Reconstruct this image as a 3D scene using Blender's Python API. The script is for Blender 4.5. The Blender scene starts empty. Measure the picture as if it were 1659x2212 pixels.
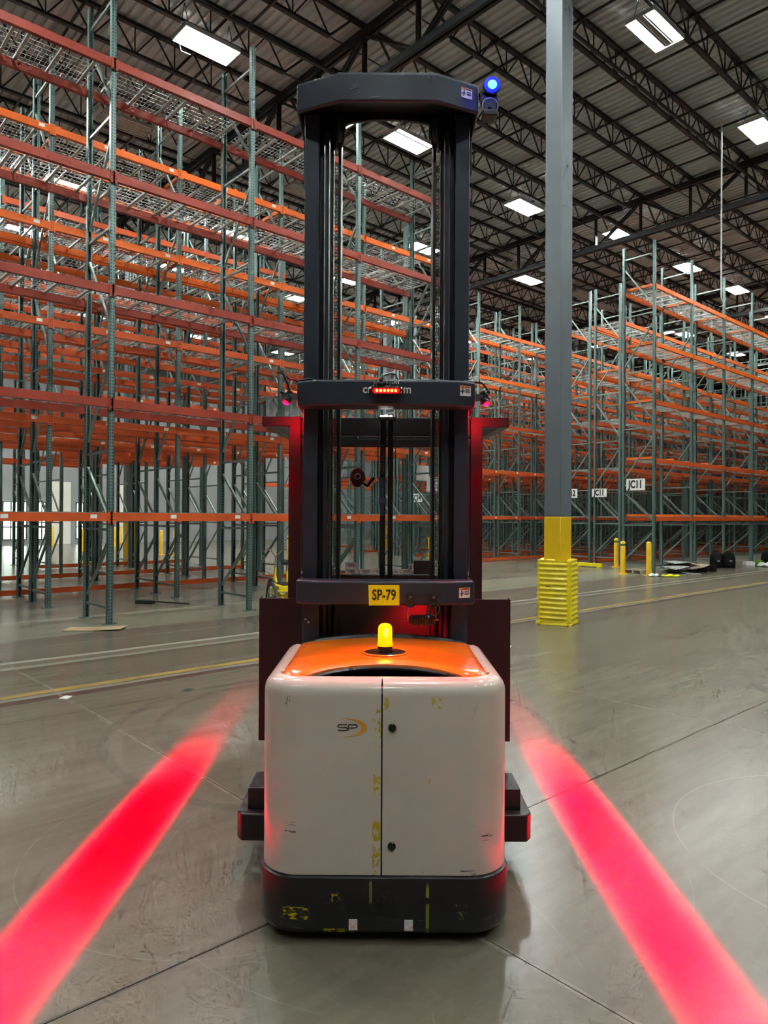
import bpy, bmesh, math, random
from math import sin, cos, pi, radians, atan2, sqrt
from mathutils import Vector, Matrix, Euler
random.seed(7)
SC = bpy.context.scene
COL = SC.collection

# ------------------------------------------------------------------ camera, world, exposure
cam_d = bpy.data.cameras.new('camera'); cam = bpy.data.objects.new('camera', cam_d); COL.objects.link(cam)
cam_d.sensor_fit = 'VERTICAL'; cam_d.sensor_height = 24.0; cam_d.lens = 24.0*1534/2212
cam_d.clip_start = 0.05; cam_d.clip_end = 400
cam.matrix_world = Matrix.Translation((0, 0, 1.7)) @ Matrix.Rotation(radians(90.35), 4, 'X') @ Matrix.Rotation(radians(0.30), 4, 'Z')
SC.camera = cam
W = bpy.data.worlds.new('world'); SC.world = W; W.use_nodes = True
W.node_tree.nodes['Background'].inputs[0].default_value = (0.75, 0.85, 1, 1)
W.node_tree.nodes['Background'].inputs[1].default_value = 0.6
SC.view_settings.view_transform = 'Standard'; SC.view_settings.look = 'None'
SC.view_settings.gamma = 1.0; SC.view_settings.use_curve_mapping = False
SC.view_settings.exposure = 0.9
try:
    SC.cycles.max_bounces = 4; SC.cycles.diffuse_bounces = 2; SC.cycles.glossy_bounces = 2
    SC.cycles.use_adaptive_sampling = True; SC.cycles.adaptive_threshold = 0.12; SC.cycles.adaptive_min_samples = 10
    SC.cycles.transmission_bounces = 3; SC.cycles.sample_clamp_indirect = 4.0
    SC.cycles.use_light_tree = True; SC.cycles.use_denoising = True
except Exception: pass
TUBE = 135.0          # emission of the fluorescent tubes
RED_LINE = 6500.0     # watts of the red floor-line lamps

# building axes: u runs to the right and away, v to the left and away
TH = radians(42.06)
UX, UY = cos(TH), sin(TH)
P0 = (-4.265, 11.05)                      # foot of the first rack upright
U0 = P0[0]*UX + P0[1]*UY; V0 = -P0[0]*UY + P0[1]*UX
def W2(u, v, z=0.0): return Vector((u*UX - v*UY, u*UY + v*UX, z))

# ------------------------------------------------------------------ material helpers
def new_mat(name):
    m = bpy.data.materials.new(name); m.use_nodes = True
    return m, m.node_tree, m.node_tree.nodes['Principled BSDF']
class NT:
    def __init__(s, nt): s.t = nt
    def n(s, typ, **kw):
        nd = s.t.nodes.new(typ)
        for k, v in kw.items(): setattr(nd, k, v)
        return nd
    def l(s, a, b): s.t.links.new(a, b)
    def m(s, op, a, b=None, c=None, clamp=False):
        nd = s.t.nodes.new('ShaderNodeMath'); nd.operation = op; nd.use_clamp = clamp
        for i, x in enumerate((a, b, c)):
            if x is None: continue
            if isinstance(x, (int, float)): nd.inputs[i].default_value = x
            else: s.l(x, nd.inputs[i])
        return nd.outputs[0]
    def mix(s, f, a, b, blend='MIX'):
        nd = s.t.nodes.new('ShaderNodeMix'); nd.data_type = 'RGBA'; nd.blend_type = blend
        for i, x in ((0, f), (6, a), (7, b)):
            if isinstance(x, (int, float)): nd.inputs[i].default_value = x
            elif isinstance(x, tuple): nd.inputs[i].default_value = (*x, 1) if len(x) == 3 else x
            else: s.l(x, nd.inputs[i])
        return nd.outputs[2]
    def noise(s, vec, scale, detail=4, rough=.6, out=0):
        nd = s.n('ShaderNodeTexNoise'); nd.inputs['Scale'].default_value = scale
        nd.inputs['Detail'].default_value = detail; nd.inputs['Roughness'].default_value = rough
        if vec is not None: s.l(vec, nd.inputs['Vector'])
        return nd.outputs[out]
    def ramp(s, f, a, b):     # smooth 0..1 between a and b
        nd = s.n('ShaderNodeMapRange', interpolation_type='SMOOTHSTEP')
        s.l(f, nd.inputs[0]); nd.inputs[1].default_value = a; nd.inputs[2].default_value = b
        return nd.outputs[0]
    def map(s, vec, scale=(1, 1, 1), loc=(0, 0, 0), rot=(0, 0, 0)):
        nd = s.n('ShaderNodeMapping'); s.l(vec, nd.inputs[0])
        nd.inputs['Scale'].default_value = scale; nd.inputs['Location'].default_value = loc; nd.inputs['Rotation'].default_value = rot
        return nd.outputs[0]
def mat(name, col, rough=.5, metal=0.0, var=.12, vs=6.0, bump=0.0, bs=60, coat=0.0, stretch=(1, 1, 1)):
    m, nt, p = new_mat(name); T = NT(nt)
    tc = T.n('ShaderNodeTexCoord').outputs['Object']
    v = T.map(tc, stretch)
    f = T.noise(v, vs)
    lo = tuple(c*(1-var) for c in col); hi = tuple(min(1, c*(1+var)) for c in col)
    T.l(T.mix(T.ramp(f, .3, .7), lo, hi), p.inputs['Base Color'])
    T.l(T.m('MULTIPLY_ADD', T.noise(v, vs*3), .2, rough-.1, clamp=True), p.inputs['Roughness'])
    p.inputs['Metallic'].default_value = metal
    if coat: p.inputs['Coat Weight'].default_value = coat; p.inputs['Coat Roughness'].default_value = .08
    if bump:
        b = T.n('ShaderNodeBump'); b.inputs['Strength'].default_value = bump; b.inputs['Distance'].default_value = .002
        T.l(T.noise(tc, bs), b.inputs['Height']); T.l(b.outputs[0], p.inputs['Normal'])
    return m
def emit(name, col, strength):
    m, nt, p = new_mat(name)
    p.inputs['Base Color'].default_value = (*[min(1, c) for c in col], 1)
    p.inputs['Emission Color'].default_value = (*col, 1); p.inputs['Emission Strength'].default_value = strength
    p.inputs['Roughness'].default_value = .4
    return m

# ------------------------------------------------------------------ mesh builder
class MB:
    def __init__(s): s.v = []; s.f = []
    def add(s, vs, fs, M=None):
        b = len(s.v)
        s.v += [tuple((M @ Vector(p)) if M else p) for p in vs]
        s.f += [tuple(b+i for i in f) for f in fs]
        return s
    def box(s, x0, x1, y0, y1, z0, z1, M=None):
        return s.add([(x0,y0,z0),(x1,y0,z0),(x1,y1,z0),(x0,y1,z0),(x0,y0,z1),(x1,y0,z1),(x1,y1,z1),(x0,y1,z1)],
                     [(3,2,1,0),(4,5,6,7),(0,1,5,4),(1,2,6,5),(2,3,7,6),(3,0,4,7)], M)
    def bar(s, a, b, w, h=None, n=4, up=(0,0,1)):     # rod between two points; n=4 box, else round
        a = Vector(a); b = Vector(b); d = b-a; L = d.length; h = h or w
        if L < 1e-6: return s
        z = d/L; u = Vector(up)
        if abs(z.dot(u)) > .98: u = Vector((0, 1, 0))
        x = u.cross(z).normalized(); y = z.cross(x)
        if n == 4: pr = [(-w/2,-h/2),(w/2,-h/2),(w/2,h/2),(-w/2,h/2)]
        else: pr = [(w/2*cos(2*pi*i/n), h/2*sin(2*pi*i/n)) for i in range(n)]
        vs = [a+x*p+y*q for p, q in pr]+[b+x*p+y*q for p, q in pr]; n = len(pr)
        return s.add(vs, [tuple(range(n-1,-1,-1)), tuple(range(n,2*n))]+[(i,(i+1)%n,n+(i+1)%n,n+i) for i in range(n)])
    def cyl(s, c, r, h, n=20, axis='z', r2=None):      # from c along +axis
        c = Vector(c); r2 = r if r2 is None else r2
        ax = {'x': Vector((1,0,0)), 'y': Vector((0,1,0)), 'z': Vector((0,0,1))}[axis] if isinstance(axis, str) else Vector(axis).normalized()
        u = Vector((0,0,1)) if abs(ax.z) < .9 else Vector((1,0,0))
        x = u.cross(ax).normalized(); y = ax.cross(x)
        vs = [c+x*(r*cos(2*pi*i/n))+y*(r*sin(2*pi*i/n)) for i in range(n)]+[c+ax*h+x*(r2*cos(2*pi*i/n))+y*(r2*sin(2*pi*i/n)) for i in range(n)]
        return s.add(vs, [tuple(range(n-1,-1,-1)), tuple(range(n,2*n))]+[(i,(i+1)%n,n+(i+1)%n,n+i) for i in range(n)])
    def lathe(s, prof, c=(0,0,0), n=24, axis='z'):     # prof [(r,h)]
        R = {'z': Matrix.Identity(3), 'y': Matrix.Rotation(-pi/2, 3, 'X'), 'x': Matrix.Rotation(pi/2, 3, 'Y')}[axis] if isinstance(axis, str) else Vector((0,0,1)).rotation_difference(Vector(axis)).to_matrix()
        c = Vector(c)
        vs = [c + R @ Vector((r*cos(2*pi*i/n), r*sin(2*pi*i/n), h)) for r, h in prof for i in range(n)]
        fs = [(j*n+i, j*n+(i+1)%n, (j+1)*n+(i+1)%n, (j+1)*n+i) for j in range(len(prof)-1) for i in range(n)]
        fs += [tuple(range(n-1,-1,-1)), tuple(range((len(prof)-1)*n, len(prof)*n))]
        return s.add(vs, fs)
    def prism(s, pts, a0, a1, plane='xy'):             # polygon extruded
        def P(p, q, r): return {'xy': (p,q,r), 'xz': (p,r,q), 'yz': (r,p,q)}[plane]
        n = len(pts)
        return s.add([P(p,q,a0) for p,q in pts]+[P(p,q,a1) for p,q in pts],
                     [tuple(range(n-1,-1,-1)), tuple(range(n,2*n))]+[(i,(i+1)%n,n+(i+1)%n,n+i) for i in range(n)])
    def tube(s, pts, r, n=8):
        pts = [Vector(p) for p in pts]; rings = []
        up = Vector((.13,.2,1)).normalized()
        for i, p in enumerate(pts):
            d = (pts[min(i+1,len(pts)-1)]-pts[max(i-1,0)]).normalized()
            x = up.cross(d)
            x = x.normalized() if x.length > 1e-3 else Vector((1,0,0)); y = d.cross(x)
            rings.append([p+x*(r*cos(2*pi*k/n))+y*(r*sin(2*pi*k/n)) for k in range(n)])
        vs = [q for rg in rings for q in rg]; m = len(pts)
        fs = [(j*n+i, j*n+(i+1)%n, (j+1)*n+(i+1)%n, (j+1)*n+i) for j in range(m-1) for i in range(n)]
        return s.add(vs, fs+[tuple(range(n-1,-1,-1)), tuple(range((m-1)*n, m*n))])
    def loft(s, rings, cap=True):
        n = len(rings[0]); m = len(rings)
        fs = [(j*n+i, j*n+(i+1)%n, (j+1)*n+(i+1)%n, (j+1)*n+i) for j in range(m-1) for i in range(n)]
        if cap: fs += [tuple(range(n-1,-1,-1)), tuple(range((m-1)*n, m*n))]
        return s.add([p for r in rings for p in r], fs)
    def torus(s, c, R, r, n=28, k=8, axis='z', sq=1.0):
        Q = {'z': Matrix.Identity(3), 'y': Matrix.Rotation(-pi/2,3,'X'), 'x': Matrix.Rotation(pi/2,3,'Y')}[axis] if isinstance(axis, str) else Vector((0,0,1)).rotation_difference(Vector(axis)).to_matrix()
        c = Vector(c)
        vs = [c + Q @ Vector(((R+r*cos(2*pi*j/k))*cos(2*pi*i/n), sq*(R+r*cos(2*pi*j/k))*sin(2*pi*i/n), r*sin(2*pi*j/k))) for i in range(n) for j in range(k)]
        return s.add(vs, [(i*k+j, ((i+1)%n)*k+j, ((i+1)%n)*k+(j+1)%k, i*k+(j+1)%k) for i in range(n) for j in range(k)])
    def mesh(s, name, material, smooth=False):
        me = bpy.data.meshes.new(name); me.from_pydata([tuple(p) for p in s.v], [], s.f)
        bm = bmesh.new(); bm.from_mesh(me); bmesh.ops.recalc_face_normals(bm, faces=bm.faces); bm.to_mesh(me); bm.free()
        if material: me.materials.append(material)
        if smooth:
            for p in me.polygons: p.use_smooth = True
            try: me.set_sharp_from_angle(angle=radians(38))
            except Exception: pass
        me.update(); return me
def link(name, me, parent=None, loc=(0,0,0), rot=(0,0,0), **kw):
    o = bpy.data.objects.new(name, me); COL.objects.link(o)
    if parent: o.parent = parent
    o.location = loc; o.rotation_euler = rot
    for k, v in kw.items(): o[k] = v
    return o
def obj(name, mb, material, parent=None, smooth=False, bevel=0, seg=2, **kw):
    """vertices of mb are in the parent's frame; own origin put at the box centre"""
    me = mb.mesh(name, material, smooth or bevel > 0)
    c = Vector((0,0,0))
    if len(me.vertices):
        xs = [v.co for v in me.vertices]
        c = Vector([(min(p[i] for p in xs)+max(p[i] for p in xs))/2 for i in range(3)])
        if parent is None: c.z = min(p.z for p in xs)
        me.transform(Matrix.Translation(-c))
    o = link(name, me, parent, c, **kw)
    if bevel:
        b = o.modifiers.new('bevel', 'BEVEL'); b.width = bevel; b.segments = seg; b.limit_method = 'ANGLE'; b.angle_limit = radians(35)
    return o
def thing(name, label, cat, loc=(0,0,0), rz=0, group=None):
    o = link(name, None, None, loc, (0,0,rz), label=label, category=cat)
    o.empty_display_size = .2
    if group: o['group'] = group
    return o
def tag(o, label, cat, group=None):
    o['label'] = label; o['category'] = cat
    if group: o['group'] = group
    return o
def text(name, body, material, parent, size, loc, rot=(pi/2,0,0), sx=1, depth=.0006, offset=0.0, align='CENTER'):
    cu = bpy.data.curves.new(name, 'FONT'); cu.body = body; cu.size = size; cu.align_x = align; cu.align_y = 'CENTER'
    cu.extrude = depth; cu.offset = offset; cu.resolution_u = 3
    t = bpy.data.objects.new('tmp', cu); COL.objects.link(t)
    dg = bpy.context.evaluated_depsgraph_get(); me = bpy.data.meshes.new_from_object(t.evaluated_get(dg))
    bpy.data.objects.remove(t); bpy.data.curves.remove(cu)
    me.name = name; me.materials.clear(); me.materials.append(material)
    me.transform(Matrix.Diagonal((sx,1,1,1)))
    return link(name, me, parent, loc, rot)

# ------------------------------------------------------------------ materials
M = {}
def floor_mat():
    m, nt, p = new_mat('polished_concrete'); T = NT(nt)
    geo = T.n('ShaderNodeNewGeometry').outputs['Position']
    P = T.map(geo, rot=(0,0,-TH))          # x = u, y = v
    sep = T.n('ShaderNodeSeparateXYZ'); T.l(P, sep.inputs[0]); u, v = sep.outputs[0], sep.outputs[1]
    streak = T.map(P, (.35, 1.6, 1))
    n1 = T.noise(P, .35, 3, .5); n2 = T.noise(streak, 1.1, 5, .55); n3 = T.noise(P, 28, 3, .7); n4 = T.noise(T.map(P, (.35,2.5,1)), 4, 8, .6)
    c = T.mix(T.ramp(n1, .25, .75), (.158,.144,.114), (.178,.166,.133))
    c = T.mix(T.m('MULTIPLY', T.ramp(n2, .35, .70), .75), c, (.225,.218,.178))
    c = T.mix(T.m('MULTIPLY', T.ramp(n4, .35, .75), .45), c, (.115,.107,.09))
    c = T.mix(T.m('MULTIPLY', T.ramp(n3, .45, .8), .25), c, (.26,.25,.22))
    # clean pale band in front of the first rack row
    band = T.m('MULTIPLY', T.ramp(v, V0-.75, V0-.6), T.m('SUBTRACT', 1.0, T.ramp(v, V0+1.1, V0+1.3)))
    c = T.mix(T.m('MULTIPLY', band, .8), c, (.30,.31,.25))
    def stripe(coord, pos, w, col, amt, wear, sc=3.0, lim=None):
        nonlocal c
        wob = T.m('MULTIPLY', T.m('SUBTRACT', T.noise(P, .8, 2), .5), .10)
        d = T.m('ABSOLUTE', T.m('SUBTRACT', T.m('ADD', coord, wob), pos))
        k = T.m('SUBTRACT', 1.0, T.ramp(d, w*.6, w))
        k = T.m('MULTIPLY', k, T.ramp(T.noise(T.map(P, (.5, 3, 1)), sc, 5, .7), wear-.12, wear+.12))
        c = T.mix(T.m('MULTIPLY', k, amt), c, col)
    stripe(v, 7.24, .075, (.58,.40,.07), .85, .44)
    stripe(v, 6.98, .075, (.075,.045,.05), .9, .36)
    stripe(v, 7.10, .05, (.36,.34,.32), .7, .38)
    stripe(v, 8.40, .05, (.07,.065,.045), .8, .30)
    stripe(v, 8.55, .08, (.34,.34,.31), .8, .30)
    stripe(v, 8.87, .07, (.45,.44,.42), .9, .30)
    stripe(v, 9.02, .06, (.10,.09,.08), .7, .35)
    stripe(v, 9.75, .03, (.30,.29,.27), .5, .45)
    stripe(v, 10.22, .06, (.16,.08,.08), .85, .35)
    stripe(v, 10.42, .04, (.10,.095,.085), .7, .38)
    stripe(u, 2.235, .02, (.36,.34,.31), .55, .45)
    stripe(u, 6.03, .02, (.34,.33,.31), .45, .45)
    stripe(v, 2.52, .012, (.03,.028,.025), .6, .35)
    # tyre arcs and scratches
    def arc(cx, cy, r, w, col, amt, wear=.5):
        nonlocal c
        q = W2(0,0)
        dx = T.m('SUBTRACT', u, cx); dy = T.m('SUBTRACT', v, cy)
        rr = T.m('SQRT', T.m('ADD', T.m('MULTIPLY', dx, dx), T.m('MULTIPLY', dy, dy)))
        k = T.m('SUBTRACT', 1.0, T.ramp(T.m('ABSOLUTE', T.m('SUBTRACT', rr, r)), w*.4, w))
        k = T.m('MULTIPLY', k, T.ramp(T.noise(P, 1.3, 3), wear-.08, wear+.08))
        c = T.mix(T.m('MULTIPLY', k, amt), c, col)
    arc(3.6, 4.6, 1.75, .06, (.09,.085,.075), .40, .45); arc(3.75, 4.75, 1.45, .05, (.09,.085,.075), .35, .45)
    arc(1.9, 3.3, 1.0, .005, (.34,.32,.29), .28, .45); arc(2.6, 2.6, 1.3, .005, (.34,.32,.29), .25, .5)
    arc(1.0, 2.5, 1.7, .005, (.34,.32,.29), .25, .5); arc(9.5, 1.0, 2.6, .10, (.09,.085,.075), .5, .5)
    arc(4.4, .9, 1.1, .005, (.34,.32,.29), .5, .42); arc(-1.0, 4.0, 3.6, .005, (.34,.32,.29), .22, .5)
    c = T.mix(1.0, c, (.84,.80,.72), 'MULTIPLY')
    T.l(c, p.inputs['Base Color'])
    p.inputs['Roughness'].default_value = .27
    p.inputs['Specular IOR Level'].default_value = .62
    b = T.n('ShaderNodeBump'); b.inputs['Strength'].default_value = .05; b.inputs['Distance'].default_value = .004
    T.l(T.m('ADD', T.noise(P, 2.2, 4), T.m('MULTIPLY', n3, .12)), b.inputs['Height']); T.l(b.outputs[0], p.inputs['Normal'])
    return m
M['floor'] = floor_mat()
def rack_post_mat(name, col):
    m, nt, p = new_mat(name); T = NT(nt)
    tc = T.n('ShaderNodeTexCoord').outputs['Object']; nrm = T.n('ShaderNodeTexCoord').outputs['Normal']
    sep = T.n('ShaderNodeSeparateXYZ'); T.l(tc, sep.inputs[0]); x, y, z = sep.outputs
    sn = T.n('ShaderNodeSeparateXYZ'); T.l(nrm, sn.inputs[0])
    geo = T.n('ShaderNodeNewGeometry').outputs['Position']
    f = T.noise(T.map(geo, (3,3,.6)), 1.4, 4)
    c = T.mix(T.ramp(f, .35, .65), tuple(k*.85 for k in col), tuple(k*1.15 for k in col))
    def holes(coord, off, pitch, rx, rz, face):
        a = T.m('SUBTRACT', T.m('ABSOLUTE', coord), off)
        zz = T.m('SUBTRACT', T.m('MULTIPLY', T.m('FRACT', T.m('DIVIDE', z, pitch)), pitch), pitch/2)
        d = T.m('ADD', T.m('POWER', T.m('DIVIDE', a, rx), 2.0), T.m('POWER', T.m('DIVIDE', zz, rz), 2.0))
        return T.m('MULTIPLY', T.m('LESS_THAN', d, 1.0), T.m('GREATER_THAN', T.m('ABSOLUTE', face), .7))
    h = T.m('MAXIMUM', holes(x, .020, .0508, .0085, .014, sn.outputs[1]), holes(y, .0, .0508, .007, .012, sn.outputs[0]))
    T.l(T.mix(T.m('MULTIPLY', h, .92), c, (.008,.012,.012)), p.inputs['Base Color'])
    p.inputs['Roughness'].default_value = .38; p.inputs['Metallic'].default_value = .25
    return m
M['post'] = rack_post_mat('rack_green', (.115,.185,.175))
M['brace'] = mat('rack_brace', (.20,.26,.24), .35, .4, .15, 2)
M['orange'] = mat('beam_orange', (.60,.095,.022), .45, .0, .14, 1.2)
M['orange_b'] = mat('beam_bright_orange', (.82,.145,.014), .45, .0, .1, 1.2)
M['rust'] = mat('beam_rust_red', (.30,.042,.024), .42, .0, .14, 1.2)
for k_ in ('orange','orange_b','rust'): M[k_].node_tree.nodes['Principled BSDF'].inputs['Specular IOR Level'].default_value = .28
M['conn'] = mat('beam_connector', (.45,.075,.03), .4, 0, .1)
M['wire'] = mat('zinc_wire', (.42,.43,.42), .4, .6, .1)
M['chan'] = mat('zinc_channel', (.40,.42,.38), .35, .45, .12)
M['tagw'] = mat('paper_tag', (.75,.74,.68), .6)
M['ink'] = mat('black_ink', (.012,.012,.014), .55)
M['steel'] = mat('roof_black_steel', (.018,.020,.024), .5, .2, .2, 2)
M['deck'] = mat('roof_deck_paint', (.57,.59,.59), .8, 0, .06, .5)
M['pipe'] = mat('grey_pipe', (.05,.055,.06), .45, .3)
M['colgrey'] = mat('column_grey_paint', (.125,.145,.165), .5, 0, .06, 1.5, bump=.1)
M['colyel'] = mat('column_yellow_paint', (.80,.50,.008), .45, 0, .06, 2)
M['guard'] = mat('guard_yellow_plastic', (.86,.66,.01), .4, 0, .08, 5, coat=.2)
M['black'] = mat('black_rubber', (.012,.012,.013), .6)
M['fix'] = mat('fixture_white', (.62,.63,.62), .4)
M['off'] = mat('tube_unlit', (.55,.55,.48), .3)
M['tube'] = emit('tube_lit', (.93, 1.0, .95), TUBE)
M['wall'] = mat('wall_paint', (.26,.26,.27), .7, 0, .06, .4)
M['wallp'] = mat('wall_pale', (.70,.67,.58), .7, 0, .05, .4)
M['daylight'] = emit('dock_daylight', (.80,1.0,.86), 3.2)
M['mast'] = mat('mast_slate', (.021,.029,.048), .45, .1, .12, 8, bump=.08, bs=300)
M['mastd'] = mat('mast_inner_black', (.006,.006,.008), .42, .3)
M['cab'] = mat('cab_black', (.014,.012,.014), .42, .1, .1, 5, bump=.06, bs=200)
M['chrome'] = mat('chrome', (.6,.58,.55), .16, 1.0, .05)
M['chain'] = mat('oiled_chain', (.10,.095,.09), .35, .8, .3, 30)
M['white'] = mat('sticker_white', (.78,.76,.74), .5)
M['warn'] = mat('sticker_orange', (.85,.22,.06), .5)
M['yel'] = mat('sticker_yellow', (.78,.80,.0), .45, 0, .03)
M['hood'] = mat('hood_orange', (.92,.225,.012), .22, 0, .06, 3, coat=.6)
M['swoosh'] = mat('swoosh_amber', (.90,.38,.02), .4)
M['blackp'] = mat('black_plastic', (.012,.012,.014), .3)
def body_mats():
    m, nt, p = new_mat('cream_body_paint'); T = NT(nt)
    tc = T.n('ShaderNodeNewGeometry').outputs['Position']
    sep = T.n('ShaderNodeSeparateXYZ'); T.l(tc, sep.inputs[0]); x, y, z = sep.outputs
    c = T.mix(T.ramp(T.noise(tc, 3), .3, .7), (.60,.545,.475), (.64,.585,.515))
    def mark(cx, cz, wx, wz, col, thr, sc, st=(1,1,1)):
        nonlocal c
        a = T.m('SUBTRACT', 1.0, T.ramp(T.m('ABSOLUTE', T.m('SUBTRACT', x, cx)), wx*.5, wx))
        b = T.m('SUBTRACT', 1.0, T.ramp(T.m('ABSOLUTE', T.m('SUBTRACT', z, cz)), wz*.6, wz))
        n = T.ramp(T.noise(T.map(tc, st), sc, 5, .7), thr, thr+.03)
        c = T.mix(T.m('MULTIPLY', T.m('MULTIPLY', T.m('MULTIPLY', a, b), n), 1.6, clamp=True), c, col)
    Y = (.52,.40,.01); K = (.06,.055,.05)
    mark(-.024, .395, .020, .105, Y, .47, 42, (1.2,1,.7)); mark(-.022, .63, .018, .05, Y, .52, 45); mark(-.020, .86, .022, .09, Y, .55, 45)
    mark(-.03, .30, .012, .04, Y, .52, 60); mark(.215, .955, .025, .03, Y, .50, 50); mark(.19, .60, .010, .16, Y, .60, 60)
    mark(.014, .96, .012, .035, Y, .52, 60); mark(.18, .285, .03, .012, Y, .55, 60)
    mark(-.37, .44, .03, .045, K, .58, 30, (.25,1,4)); mark(.42, .42, .03, .02, K, .56, 30, (.25,1,4)); mark(.36, .46, .03, .02, K, .60, 30, (.25,1,4))
    mark(-.20, .67, .04, .05, K, .64, 60, (3,1,.3)); mark(.36, .94, .02, .05, K, .60, 50, (4,1,.2)); mark(-.38, .97, .012, .03, K, .52, 50, (3,1,.3))
    mark(.34, .28, .04, .012, K, .55, 30, (.25,1,4)); mark(.0, .60, .5, .35, (.30,.25,.2), .71, 90)
    T.l(c, p.inputs['Base Color']); p.inputs['Roughness'].default_value = .32
    p.inputs['Coat Weight'].default_value = .5; p.inputs['Coat Roughness'].default_value = .07
    M['body'] = m
    m, nt, p = new_mat('scuffed_black_skirt'); T = NT(nt)
    tc = T.n('ShaderNodeNewGeometry').outputs['Position']
    sep = T.n('ShaderNodeSeparateXYZ'); T.l(tc, sep.inputs[0]); x, y, z = sep.outputs
    c = (.020,.020,.024); first = T.noise(tc, 5)
    c = T.mix(T.ramp(first, .3, .7), (.007,.007,.009), (.012,.012,.015))
    h = T.ramp(T.noise(T.map(tc, (2.5,2.5,28)), 3, 6, .75), .60, .72)
    low = T.m('ADD', T.m('MULTIPLY', T.m('SUBTRACT', 1.0, T.ramp(z, .05, .15)), .8), .2)
    c = T.mix(T.m('MULTIPLY', T.m('MULTIPLY', h, low), .55), c, (.30,.31,.33))
    vv = T.ramp(T.noise(T.map(tc, (30,30,1.5)), 3, 5, .75), .62, .72)
    vx = T.m('SUBTRACT', 1.0, T.ramp(T.m('ABSOLUTE', x), .12, .22))
    c = T.mix(T.m('MULTIPLY', T.m('MULTIPLY', vv, vx), .4), c, (.25,.26,.27))
    mark(-.345, .125, .06, .028, (.75,.60,.0), .52, 38, (1,1,3)); mark(-.19, .055, .05, .012, (.75,.60,.0), .45, 38)
    mark(-.185, .19, .018, .02, (.6,.45,.03), .5, 80); mark(.180, .135, .008, .12, (.22,.26,.03), .36, 30, (1,1,.4))
    mark(-.045, .21, .007, .05, (.16,.18,.03), .36, 30); mark(-.165, .16, .02, .03, (.5,.38,.05), .60, 80)
    mark(.31, .13, .04, .04, (.2,.22,.05), .6, 60)
    T.l(c, p.inputs['Base Color']); p.inputs['Roughness'].default_value = .36
    b = T.n('ShaderNodeBump'); b.inputs['Strength'].default_value = .3; b.inputs['Distance'].default_value = .002
    T.l(h, b.inputs['Height']); T.l(b.outputs[0], p.inputs['Normal'])
    M['skirt'] = m
    # glass
    m, nt, p = new_mat('tinted_glass')
    p.inputs['Base Color'].default_value = (.80,.86,.86,1); p.inputs['Transmission Weight'].default_value = 1
    p.inputs['Roughness'].default_value = .02; p.inputs['IOR'].default_value = 1.12
    M['glass'] = m
body_mats()

# ------------------------------------------------------------------ building shell
bld_rot = (0, 0, TH)
floor = link('floor', None, None, kind='structure')     # replaced below
bpy.data.objects.remove(floor)
UMIN, UMAX, VMIN, VMAX = -16.0, 78.0, -20.0, V0+32.0
SU0, SV0, SS = 2.235, 2.52, 3.8
ku = range(-3, 6); kv = range(-3, 3)
ua, ub = SU0+SS*ku[0], SU0+SS*(ku[-1]+1); va, vb = SV0+SS*kv[0], SV0+SS*(kv[-1]+1)
mb = MB()
mb.box(UMIN, UMAX, VMIN, VMAX, -.20, -.03)
for (a, b, c_, d) in ((UMIN, ua, VMIN, VMAX), (ub, UMAX, VMIN, VMAX), (ua, ub, VMIN, va), (ua, ub, vb, VMAX)):
    mb.box(a, b, c_, d, -.03, 0)
floor = link('floor', mb.mesh('floor', M['floor']), None, (0,0,0), bld_rot, kind='structure')
G = .0025
slab = MB().box(G, SS-G, G, SS-G, -.03, 0).mesh('concrete_slab', M['floor'])
for i in ku:
    for j in kv:
        link('concrete_slab', slab, floor, (SU0+SS*i, SV0+SS*j, 0))

H_DECK = 12.12
# corrugated deck, ribs across the joists
mb = MB(); pitch = .20; n = int((UMAX-UMIN)/pitch)
prof = []
for i in range(n):
    u = UMIN+i*pitch
    prof += [(u, .05), (u+.06, .05), (u+.085, 0), (u+.175, 0)]
prof.append((UMIN+n*pitch, .05))
vs = [(u, VMIN, H_DECK+z) for u, z in prof]+[(u, VMAX, H_DECK+z) for u, z in prof]; k = len(prof)
mb.add(vs, [(i, i+1, k+i+1, k+i) for i in range(k-1)])
mb.box(UMIN, UMAX, VMIN, VMAX, H_DECK+.06, H_DECK+.15)
ceiling = link('ceiling', mb.mesh('ceiling', M['deck']), None, (0,0,0), bld_rot, kind='structure')

GU, GS = 9.70, 11.7              # girder lines
JV, JS = 8.2, 1.62               # joist lines
JT, JB = H_DECK-.01, 11.42
mb = MB()                        # one joist between two girders
mb.box(.0, GS, -.055, .055, JT-.07, JT); mb.box(.95, GS-.95, -.05, .05, JB, JB+.06)
npan = 11; step = (GS-1.9)/npan
for i in range(npan):
    a = .95+i*step
    mb.bar((a, 0, JB+.03), (a+step/2, 0, JT-.05), .027, .027); mb.bar((a+step/2, 0, JT-.05), (a+step, 0, JB+.03), .027, .027)
    if i: mb.bar((a, 0, JB+.05), (a, 0, JT-.05), .022, .022)
mb.bar((.95, 0, JB+.03), (.35, 0, JT-.05), .04, .04); mb.bar((GS-.95, 0, JB+.03), (GS-.35, 0, JT-.05), .04, .04)
mb.bar((.1, 0, JB+.02), (.95, 0, JB+.02), .02, .02); mb.bar((GS-.1, 0, JB+.02), (GS-.95, 0, JB+.02), .02, .02)
joist = mb.mesh('roof_joist', M['steel'])
for g in range(-2, 5):
    for k in range(-11, 17):
        if JV+JS*k > VMAX-.3: continue
        link('roof_joist', joist, ceiling, (GU+GS*g, JV+JS*k, 0))
mb = MB(); vlo, vhi = VMIN+1, VMAX-.5; L = vhi-vlo
GT, GB = H_DECK-.13, 10.80
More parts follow.
